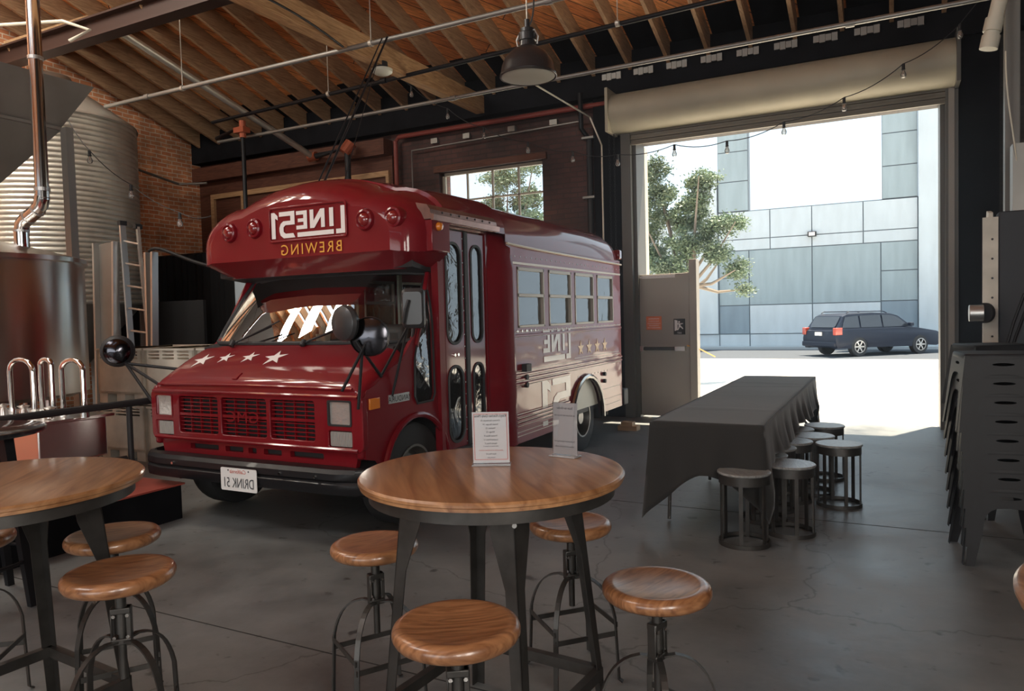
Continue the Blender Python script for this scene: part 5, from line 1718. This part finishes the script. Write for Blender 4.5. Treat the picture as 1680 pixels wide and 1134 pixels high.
# folding tables with the charcoal cloth ---------------------------------------
TX0, TX1 = -1.46, -.74


def folding_table(y0, y1, label):
    t = thing('folding_table', label, 'table', ((TX0 + TX1) / 2, (y0 + y1) / 2, 0))
    MB().box((TX0, y0, .705), (TX1, y1, .742)).build('tabletop', M_plastic, t, bevel=.008)
    for yy2, s_ in ((y0 + .25, 1), (y1 - .25, -1)):
        for sx in (0, 1):
            xa = TX0 + .10 if sx == 0 else TX1 - .10
            sg_ = -1 if sx == 0 else 1
            MB().tube([(xa - sg_ * .06, yy2, .70), (xa - sg_ * .06, yy2, .45), (xa + sg_ * .05, yy2, .25), (xa + sg_ * .06, yy2, .013)], .013, 8).build('leg', M_iron, t, smooth=True)
        MB().tube([(TX0 + .14, yy2, .36), (TX1 - .14, yy2, .36)], .012, 8).build('cross_bar', M_iron, t)
    return t


folding_table(4.90, 6.73, 'folding table under the near half of the charcoal cloth')
folding_table(6.76, 8.58, 'folding table under the far half of the charcoal cloth')


def tablecloth(x0, x1, y0, y1, z, drops, label, seed, corner=.30):
    """cloth draped on a table: drops = (front, right, back, left); corners hang in long points"""
    rnd = random.Random(seed)
    R_ = .02
    per = []
    nx, ny = 26, 64
    def seg(a, b_, n, d0, side):
        for i in range(n):
            t = i / n
            per.append((a[0] + (b_[0] - a[0]) * t, a[1] + (b_[1] - a[1]) * t, side, t))
    seg((x0, y0), (x1, y0), nx, 0, 0)
    seg((x1, y0), (x1, y1), ny, 0, 1)
    seg((x1, y1), (x0, y1), nx, 0, 2)
    seg((x0, y1), (x0, y0), ny, 0, 3)
    N = len(per)
    nrm = [(0, -1), (1, 0), (0, 1), (-1, 0)]
    L_ = [y1 - y0 if s in (1, 3) else x1 - x0 for s in range(4)]
    rings = []
    ph = [rnd.uniform(0, 6) for _ in range(8)]
    K = 12
    for k in range(K + 1):
        ring = []
        for (x, y, side, t) in per:
            dist = min(t, 1 - t) * L_[side]
            dside = drops[side]
            other = (side - 1) % 4 if t < .5 else (side + 1) % 4
            w = max(0, 1 - dist / .34)
            drop = dside * (1 - w) + (max(dside, drops[other]) + corner) * w ** 1.5 + dside * (w - w ** 1.5)
            s_ = t * L_[side] + side * 7
            wav = .018 * math.sin(s_ * 17 + ph[side]) + .012 * math.sin(s_ * 31 + ph[side + 4])
            drop += .03 * math.sin(s_ * 4 + ph[side])
            q = k / K
            out = .006 + (.035 + wav * 1.3) * q ** 1.2 + .04 * w * q
            n1 = nrm[side]
            n2 = nrm[other]
            ww = w * .5
            nx_ = n1[0] * (1 - ww) + n2[0] * ww
            ny_ = n1[1] * (1 - ww) + n2[1] * ww
            ring.append((x + nx_ * out, y + ny_ * out, z - drop * q - (0 if k else 0)))
        rings.append(ring)
    m = MB().loft(rings, closed=True, cap=False)
    # top: grid of fans to a centre line with soft creases
    tv, tf = [], []
    gx, gy = 16, 60
    for j in range(gy + 1):
        for i in range(gx + 1):
            u, v = i / gx, j / gy
            x, y = x0 + (x1 - x0) * u, y0 + (y1 - y0) * v
            e = min(u, 1 - u) * (x1 - x0)
            e2 = min(v, 1 - v) * (y1 - y0)
            f_ = min(1, min(e, e2) / .05)
            zz = z + f_ * (.003 + .003 * math.sin(y * 5.1 + x * 2) + (.010 * max(0, 1 - abs(y - (y0 + 2.45) - .25 * (x - x0)) / .05)) + (.008 * max(0, 1 - abs(y - (y0 + 2.95) + .2 * (x - x0)) / .06)) + .006 * max(0, 1 - abs(y - (y0 + .75)) / .03) + .006 * max(0, 1 - abs(y - (y0 + 1.75)) / .03))
            tv.append((x, y, zz))
    for j in range(gy):
        for i in range(gx):
            a = j * (gx + 1) + i
            tf.append((a, a + 1, a + gx + 2, a + gx + 1))
    m.add(tv, tf)
    o = m.build('tablecloth', M_cloth, smooth=True, angle=80, org=((x0 + x1) / 2, (y0 + y1) / 2, z))
    sd_ = o.modifiers.new('th', 'SOLIDIFY')
    sd_.thickness = .003
    sd_.offset = 1
    return tag(o, label, 'tablecloth')


tablecloth(TX0 - .006, TX1 + .006, 4.89, 8.59, .749, (.33, .27, .30, .30), 'charcoal cloth draped over the long table run', 4)


# low grey-topped stools --------------------------------------------------------
def low_stool():
    t = thing('low_stool', '', 'stool', (0, 0, 0), 'low round stools beside the clothed table', local=True)
    MB().lathe([(0, .452), (.165, .452), (.172, .458), (.172, .466), (.166, .470), (0, .470)], n=40).build('seat', M_greytop, t, smooth=True, angle=30)
    MB().lathe([(.163, .395), (.163, .452), (.158, .452), (.158, .395)], n=40).build('apron_ring', M_iron, t, smooth=True, angle=30)
    for k in range(6):
        a = k * PI / 3 + .2
        MB().box((-.005, -.013, .0), (.005, .013, .45)).build('leg', M_iron, t, xf=Matrix.Rotation(a, 4, 'Z') @ Matrix.Translation((.155, 0, 0)))
    MB().lathe([(.150, .0), (.168, .0), (.168, .028), (.162, .028), (.162, .006), (.150, .006)], n=40).build('foot_ring', M_iron, t, smooth=True, angle=30)
    return t


LS = [(-.522, 6.94, 'farthest of the group, next to the sunlight'), (-.745, 6.67, 'second farthest, half under the cloth'), (-.565, 6.36, 'third farthest, standing clear of the cloth'), (-.70, 6.05, 'overlapping the outermost one from the left'),
      (-.355, 6.04, 'standing out at the right of the group'), (-.785, 5.73, 'between the cloth and the outermost one'), (-.81, 5.42, 'mostly hidden behind the near pair'), (-.604, 5.155, 'with the bright top, right of the near pair'), (-.84, 4.82, 'under the hanging cloth, left of the near pair')]
for i, (x, y, lb) in enumerate(LS):
    o = low_stool() if i == 0 else copy_tree(ls0)
    if i == 0:
        ls0 = o
    o.location = (x, y, 0)
    o.rotation_euler = (0, 0, i * .7)
    o.scale = (.96, .96, 1)
    o['label'] = 'low grey stool ' + lb


# stacked black metal chairs -----------------------------------------------------
def metal_chair():
    t = thing('metal_chair', '', 'chair', (0, 0, 0), local=True)
    s = .19
    MB().loft([[(u * k, v * k, z) for u, v in rrect(-s, s, -s, s, .035, 4)] for k, z in ((1.0, .42), (1.0, .442), (.97, .45))]).build('seat', M_blackm, t, smooth=True, angle=40)
    # aprons with an arched lower edge; legs flare to the floor, front/back/left/right
    for k in range(4):
        rot = Matrix.Rotation(k * PI / 2, 4, 'Z')
        fl3 = lambda u, v, d, rot=rot: tuple(rot @ V((u * (1 + (.42 - v) * .45), -(s + (.42 - v) * .115) + d, v)))
        out = [(-s, .44), (-s, .0), (-s + .035, .0)]
        for i in range(11):
            tt = i / 10
            ang = PI - PI * tt
            out.append((.125 * math.copysign(abs(math.cos(ang)) ** .6, math.cos(ang)), .20 + .135 * math.sin(ang) ** .7 if 0 < tt < 1 else .20))
        out += [(s - .035, .0), (s, .0), (s, .44)]
        sl_ = [(.055 * math.cos(i * PI / 8), .39 + .009 * math.sin(i * PI / 8)) for i in range(16)]
        MB().plate(out, [sl_], .003, fl3).build('leg_panel', M_blackm, t)
    # back on +x side
    bk = MB().tube([(.185, -.16, .43), (.235, -.165, .60), (.30, -.155, .80), (.315, -.10, .84), (.315, .10, .84), (.30, .155, .80), (.235, .165, .60), (.185, .16, .43)], .011, 8)
    bk.build('back_frame', M_blackm, t, smooth=True)
    MB().add([(.20, -.045, .44), (.20, .045, .44), (.312, .055, .83), (.312, -.055, .83), (.196, -.045, .44), (.196, .045, .44), (.308, .055, .83), (.308, -.055, .83)],
             [(0, 1, 2, 3), (7, 6, 5, 4), (0, 4, 5, 1), (1, 5, 6, 2), (2, 6, 7, 3), (3, 7, 4, 0)]).build('back_splat', M_blackm, t)
    return t


ordn = ['bottom', 'second', 'third', 'fourth', 'fifth', 'sixth', 'seventh', 'top']
mc0 = None
for si, (cx_, cy_, rz, where, n, dx, dy) in enumerate(((.575, 5.13, R(6), 'the near stack', 8, -.004, .008), (.72, 6.25, R(20), 'the stack behind', 8, -.012, 0))):
    for k in range(n):
        o = metal_chair() if mc0 is None else copy_tree(mc0)
        mc0 = mc0 or o
        zz = k * .108
        o.location = (cx_ + dx * k, cy_ + dy * k, zz + (.0))
        o.rotation_euler = (0, 0, rz)
        o['label'] = 'black metal chair, %s in %s' % (ordn[k] + ' from the floor' if k < 7 else 'topmost', where)
        o['group'] = 'stacked black metal chairs'

# ================================================================== BREWERY CORNER
pf = thing('red_platform', 'low platform with red painted top and black side, left of the bus', 'platform', (-6.5, 2.5, 0))
MB().box((-9.5, 0.2, 0), (-4.87, 3.83, .262)).build('base', M_darkblue, pf)
MB().box((-9.5, 0.2, .262), (-4.85, 3.85, .275)).build('deck', M_redfloor, pf)
rl_ = thing('pipe_railing', 'black pipe railing along the edge of the red platform', 'railing', (-5.3, 2.6, .275))
MB().tube([(-5.34, .9, .885), (-5.32, 4.0, .885)], .028, 10).build('top_rail', M_black, rl_, smooth=True)
MB().tube([(-5.34, .9, .46), (-5.32, 3.7, .46)], .022, 10).build('lower_rail', M_black, rl_, smooth=True)
for y in (1.0, 2.2, 3.75):
    MB().cyl((-5.33, y, .275), (-5.33, y, .885), .022, 10).build('railing_post', M_black, rl_)
# black bar table
bt = thing('black_bar_table', 'black topped tall round table between the railing and left bar table', 'table', (-4.42, 2.12, 0))
MB().lathe([(0, .93), (.39, .93), (.40, .94), (.40, .955), (.39, .96), (0, .96)], (-4.42, 2.12, 0), 48).build('tabletop', mat('black lacquer', (0.02, 0.02, 0.022), 0.18, 0, 0.6), bt, smooth=True, angle=30)
for k in range(4):
    a = k * PI / 2 + .5
    MB().bar((-4.42 + .24 * math.cos(a), 2.12 + .24 * math.sin(a), .93), (-4.42 + .34 * math.cos(a), 2.12 + .34 * math.sin(a), 0), .07, .05, (0, 1, 0), .035, .035).build('leg', M_blackm, bt)
MB().tube([(-4.42 + .32 * math.cos(t * PI / 12), 2.12 + .32 * math.sin(t * PI / 12), .25) for t in range(24)], .010, 6, closed=True).build('foot_ring', M_blackm, bt)

# kettle
KX, KY = -7.66, 3.76
kt = thing('brew_kettle', 'large brushed stainless brew kettle at the left', 'kettle', (KX, KY, .275))
MB().lathe([(0, .84), (.9, .84), (1.0, .88), (1.0, 2.10), (.99, 2.12)], (KX, KY, 0), 96).build('vessel', M_steel, kt, smooth=True, angle=40)
MB().lathe([(1.0, 2.09), (1.03, 2.10), (1.03, 2.14), (.99, 2.15), (.55, 2.27), (.2, 2.34), (0, 2.35)], (KX, KY, 0), 96).build('lid', M_steel, kt, smooth=True, angle=25)
for k in range(4):
    a = k * PI / 2 + .4
    MB().cyl((KX + .8 * math.cos(a), KY + .8 * math.sin(a), .275), (KX + .8 * math.cos(a), KY + .8 * math.sin(a), .86), .05, 14).build('leg', M_steel, kt)
MB().box((KX - .6, KY - 1.1, .3), (KX + .5, KY - .2, .84)).build('burner_housing', M_black, kt)
fp_ = thing('flue_pipe', 'shiny stainless flue rising from the brew kettle lid', 'pipe', (-7.12, 4.02, 2.2))
MB().tube([(-7.12, 4.02, 2.18), (-7.12, 4.02, 2.40)], .062, 24).build('lower_section', M_chrome, fp_, smooth=True)
MB().tube([(-7.12, 4.02, 2.38), (-7.10, 4.02, 2.45), (-7.04, 4.02, 2.49), (-6.88, 4.02, 2.55), (-6.80, 4.02, 2.60), (-6.77, 4.02, 2.68)], .062, 24).build('elbow', M_chrome, fp_, smooth=True)
MB().tube([(-6.77, 4.02, 2.64), (-6.77, 4.02, 6.7)], .056, 24).build('riser', M_chrome, fp_, smooth=True)
for z in (2.72, 3.88):
    MB().cyl((-6.77, 4.02, z), (-6.77, 4.02, z + .03), .064, 24).build('joint_band', M_alu, fp_)
for p, q in (((-7.12, 4.02, 2.38), (-7.12, 4.02, 2.40)), ((-7.0, 4.02, 2.505), (-6.985, 4.02, 2.512)), ((-6.86, 4.02, 2.558), (-6.845, 4.02, 2.565))):
    MB().cyl(p, q, .067, 24).build('joint_band', M_alu, fp_)
# grain hopper
hp = thing('grain_hopper', 'grey sheet metal hopper wedge above the brew kettle', 'hopper', (-8.6, 4.1, 2.8))
rc = lambda x0, x1, y0, y1, z: [(x0, y0, z), (x1, y0, z), (x1, y1, z), (x0, y1, z)]
MB().loft([rc(-9.6, -7.60, 2.6, 5.12, 4.06), rc(-9.3, -7.90, 3.0, 4.92, 3.62)]).build('upper_funnel', M_galvd, hp)
MB().loft([rc(-9.3, -7.90, 3.0, 4.92, 3.60), rc(-8.95, -8.55, 3.9, 4.3, 2.72)]).build('lower_funnel', M_galvd, hp)
MB().box((-9.34, 2.98, 3.595), (-7.86, 4.96, 3.625)).build('seam_flange', M_galvd, hp)
MB().box((-7.88, 4.90, .275), (-7.78, 4.98, 3.62)).build('leg', M_galvd, hp)
MB().box((-9.4, 4.90, .275), (-9.32, 4.98, 3.62)).build('leg', M_galvd, hp)
# silo
SX, SY, SR = -10.85, 6.62, 1.10
sl2 = thing('grain_silo', 'tall corrugated galvanised grain silo in the back left corner', 'silo', (SX, SY, 0))
prof = []
z = 1.80
while z < 4.40:
    for dz, dr in ((0, .0), (.0175, .016), (.035, .022), (.0525, .016)):
        prof.append((SR - .01 + dr, z + dz))
    z += .07
MB().lathe(prof, (SX, SY, 0), 96).build('corrugated_shell', M_galv, sl2, smooth=True, angle=80)
MB().lathe([(SR + .03, 4.40), (SR + .02, 4.43), (.30, 5.02), (.28, 5.12), (0, 5.14)], (SX, SY, 0), 48).build('conical_roof', M_galv, sl2, smooth=True, angle=30)
MB().lathe([(SR - .02, 1.80), (.3, .9), (.28, .7), (0, .7)], (SX, SY, 0), 48).build('bottom_cone', M_galvd, sl2, smooth=True, angle=30)
for k in range(6):
    a = k * PI / 3 + .1
    MB().box((-.05, -.03, 0), (.05, .03, 1.82)).build('leg', M_galvd, sl2, xf=Matrix.Translation((SX + SR * math.cos(a), SY + SR * math.sin(a), 0)) @ Matrix.Rotation(a, 4, 'Z'))
# black sheet below silo
bs = tag(MB().box((-11.2, 7.76, 0.0), (-9.2, 7.81, 1.85)).build('black_board', M_curtain), 'black board below the corrugated silo behind the ladder', 'board')
# cabinet frames
for x0, x1, yy2, zt, lb in ((-9.57, -9.16, 6.36, 2.61, 'wide silver channel post leaning left of the ladder'), (-8.58, -8.45, 6.40, 2.43, 'narrow silver channel post right of the ladder')):
    ch_ = MB()
    ch_.bar((x0, yy2, zt), (x0 + .20, yy2 - .25, 0), .035, .09).bar((x1, yy2, zt), (x1 + .10, yy2 - .25, 0), .03, .09)
    cp2 = thing('channel_post', lb, 'post', (x0, yy2, 0))
    MB().bar((x0, yy2, zt), (x0 + .20, yy2 - .2, 0), .035, .09).build('flange', M_alu, cp2)
    MB().bar((x1, yy2, zt), (x1 + .12, yy2 - .2, 0), .035, .09).build('flange', M_alu, cp2)
    MB().bar(((x0 + x1) / 2, yy2 + .03, zt), ((x0 + x1) / 2 + .16, yy2 - .17, 0), abs(x1 - x0) * .9, .01).build('web', M_galvd, cp2)
ld = thing('ladder', 'aluminium ladder leaning in front of the corrugated silo', 'ladder', (-8.9, 6.4, 0))
a0, a1 = V((-9.13, 6.45, 2.85)), V((-8.80, 6.30, .0))
b0_, b1 = V((-8.82, 6.45, 2.78)), V((-8.40, 6.30, .0))
MB().bar(a0, a1, .03, .08).build('side_rail', M_alu, ld)
MB().bar(b0_, b1, .03, .08).build('side_rail', M_alu, ld)
for k in range(9):
    t_ = .08 + k * .105
    MB().cyl(a0.lerp(a1, t_), b0_.lerp(b1, t_), .015, 8).build('rung', M_alu, ld)
for p in (a0, b0_):
    MB().box(p - V((.03, .05, .02)), p + V((.03, .05, .04))).build('end_cap', M_black, ld)
tag(MB().tube(bez((-8.55, 6.4, 2.45), (-8.3, 6.4, 2.60), (-8.0, 6.6, 2.1), (-7.0, 6.9, 2.15), 14) , .022, 8).build('black_hose', M_black), 'black hose drooping from the narrow channel post toward the bus', 'hose')
# curtain
cu2 = []
for i in range(160):
    x = -11.95 + i * .016
    cu2.append((x, 9.1 + .035 * math.sin(i * .55) + .02 * math.sin(i * .21)))
cm = MB()
cm.add([(p[0], p[1], .02) for p in cu2] + [(p[0], p[1], 2.72) for p in cu2] + [(p[0], p[1] + .012, .02) for p in cu2] + [(p[0], p[1] + .012, 2.72) for p in cu2],
       [(i, i + 1, 160 + i + 1, 160 + i) for i in range(159)] + [(320 + i, 480 + i, 480 + i + 1, 320 + i + 1) for i in range(159)] + [(160 + i, 161 + i, 481 + i, 480 + i) for i in range(159)])
ct = thing('black_curtain', 'black pleated curtain hanging before the orange brick wall', 'curtain', (-10.7, 9.1, 0))
cm.build('fabric', M_curtain, ct, smooth=True, angle=80)
MB().cyl((-11.98, 9.12, 2.73), (-9.3, 9.12, 2.73), .015, 8).build('curtain_rod', M_iron, ct)
MB().cyl((-9.3, 9.12, 0), (-9.3, 9.12, 2.74), .02, 8).build('curtain_post', M_iron, ct)
tag(MB().box((-9.35, 8.5, 0), (-8.2, 9.0, 2.45)).build('white_cooler_cabinet', mat('pale blue grey enamel', (0.42, 0.48, 0.54), 0.5), bevel=.02), 'pale blue grey cooler box showing between curtain and bus', 'cooler')


# plastic harvest bins
def macro_bin():
    t = thing('pallet_bin', '', 'bin', (0, 0, 0), local=True)
    b = MB()
    w_, d_, h_ = .77, 1.0, .61
    b.plate([(-w_ / 2, .10), (w_ / 2, .10), (w_ / 2, h_), (-w_ / 2, h_)], [rrect(-w_ / 2 + .05 + i * .23, -w_ / 2 + .23 + i * .23, h_ - .115 + j * .035, h_ - .095 + j * .035, .006, 2) for i in range(3) for j in range(3)], .03, lambda u, v, d: (u, -d_ / 2 + d, v))
    b.plate([(-w_ / 2, .10), (w_ / 2, .10), (w_ / 2, h_), (-w_ / 2, h_)], [], -.03, lambda u, v, d: (u, d_ / 2 + d, v))
    b.plate([(-d_ / 2, .10), (d_ / 2, .10), (d_ / 2, h_), (-d_ / 2, h_)], [rrect(-d_ / 2 + .06 + i * .34, -d_ / 2 + .28 + i * .34, h_ - .115 + j * .035, h_ - .095 + j * .035, .006, 2) for i in range(3) for j in range(3)], .03, lambda u, v, d: (-w_ / 2 + d, u, v))
    b.plate([(-d_ / 2, .10), (d_ / 2, .10), (d_ / 2, h_), (-d_ / 2, h_)], [rrect(-d_ / 2 + .06 + i * .34, -d_ / 2 + .28 + i * .34, h_ - .115 + j * .035, h_ - .095 + j * .035, .006, 2) for i in range(3) for j in range(3)], -.03, lambda u, v, d: (w_ / 2 + d, u, v))
    b.box((-w_ / 2, -d_ / 2, .10), (w_ / 2, d_ / 2, .13))
    b.build('box_walls', M_plastic, t)
    MB().box((-w_ / 2 - .01, -d_ / 2 - .01, h_ - .02), (w_ / 2 + .01, -d_ / 2 + .03, h_)).box((-w_ / 2 - .01, d_ / 2 - .03, h_ - .02), (w_ / 2 + .01, d_ / 2 + .01, h_)).box((-w_ / 2 - .01, -d_ / 2, h_ - .02), (-w_ / 2 + .03, d_ / 2, h_)).box((w_ / 2 - .03, -d_ / 2, h_ - .02), (w_ / 2 + .01, d_ / 2, h_)).build('rim', M_plastic, t)
    for i in (-1, 0, 1):
        MB().box((i * .30 - .07, -d_ / 2, 0), (i * .30 + .07, d_ / 2, .10)).build('pallet_foot', M_plastic, t)
    return t


nm = [('left', 'lower'), ('left', 'upper'), ('middle', 'lower'), ('middle', 'upper'), ('right', 'lower'), ('right', 'upper')]
mb0 = None
for i, (x, zz) in enumerate(((-7.62, 0), (-7.62, .63), (-6.80, 0), (-6.80, .63), (-5.98, 0), (-5.98, .63))):
    o = macro_bin() if mb0 is None else copy_tree(mb0)
    mb0 = mb0 or o
    o.location = (x, 5.77, zz + .0)
    o['label'] = '%s bin of the %s stack of dirty white slotted plastic bins' % (nm[i][1], nm[i][0])
    o['group'] = 'white plastic bins'

# stainless cart with pipe loops on the platform
ca = thing('stainless_cart', 'low stainless brewing cart with valves below the three pipe loops', 'cart', (-5.9, 3.3, .275))
MB().box((-6.5, 3.1, .50), (-5.42, 3.62, .80)).build('body', M_steel, ca, bevel=.01)
MB().box((-6.54, 3.06, .80), (-5.38, 3.66, .82)).build('rim', M_steel, ca)
for x_, y_ in ((-6.45, 3.15), (-5.5, 3.15), (-6.45, 3.57), (-5.5, 3.57)):
    MB().cyl((x_, y_, .275), (x_, y_, .5), .02, 8).build('leg', M_steel, ca)
for i, (xa, xb, yy2, lb) in enumerate(((-6.28, -5.97, 3.40, 'leftmost of the three on the cart'), (-5.90, -5.76, 3.42, 'the narrow middle one of the three'), (-5.60, -5.34, 3.40, 'rightmost of the three, beside the railing'))):
    r_ = (xb - xa) / 2
    pts = [(xa, yy2, .82), (xa, yy2, 1.25 - r_ * .6)] + [(xa + r_ - r_ * math.cos(PI * k / 8), yy2, 1.25 - r_ * .6 + r_ * .6 * math.sin(PI * k / 8)) for k in range(1, 8)] + [(xb, yy2, 1.25 - r_ * .6), (xb, yy2, .82)]
    if i == 2:
        pts[0] = (xa, yy2, .82)
    lp_ = thing('pipe_loop', 'polished stainless pipe loop, ' + lb, 'pipe', (xa, yy2, .82), 'stainless pipe loops')
    MB().tube(pts, .02, 12).build('pipe_bend', M_chrome, lp_, smooth=True)
    MB().cyl((xa, yy2, .82), (xa, yy2, .86), .03, 12).build('clamp', M_chrome, lp_)
    MB().cyl((xb, yy2, .82), (xb, yy2, .86), .03, 12).build('clamp', M_chrome, lp_)
for i, x_ in enumerate((-6.1, -5.83, -5.5)):
    MB().lathe([(0, .83), (.035, .83), (.03, .87), (.02, .89), (.045, .91), (0, .92)], (x_, 3.24, 0), 16).build('valve', M_steel, ca, smooth=True)
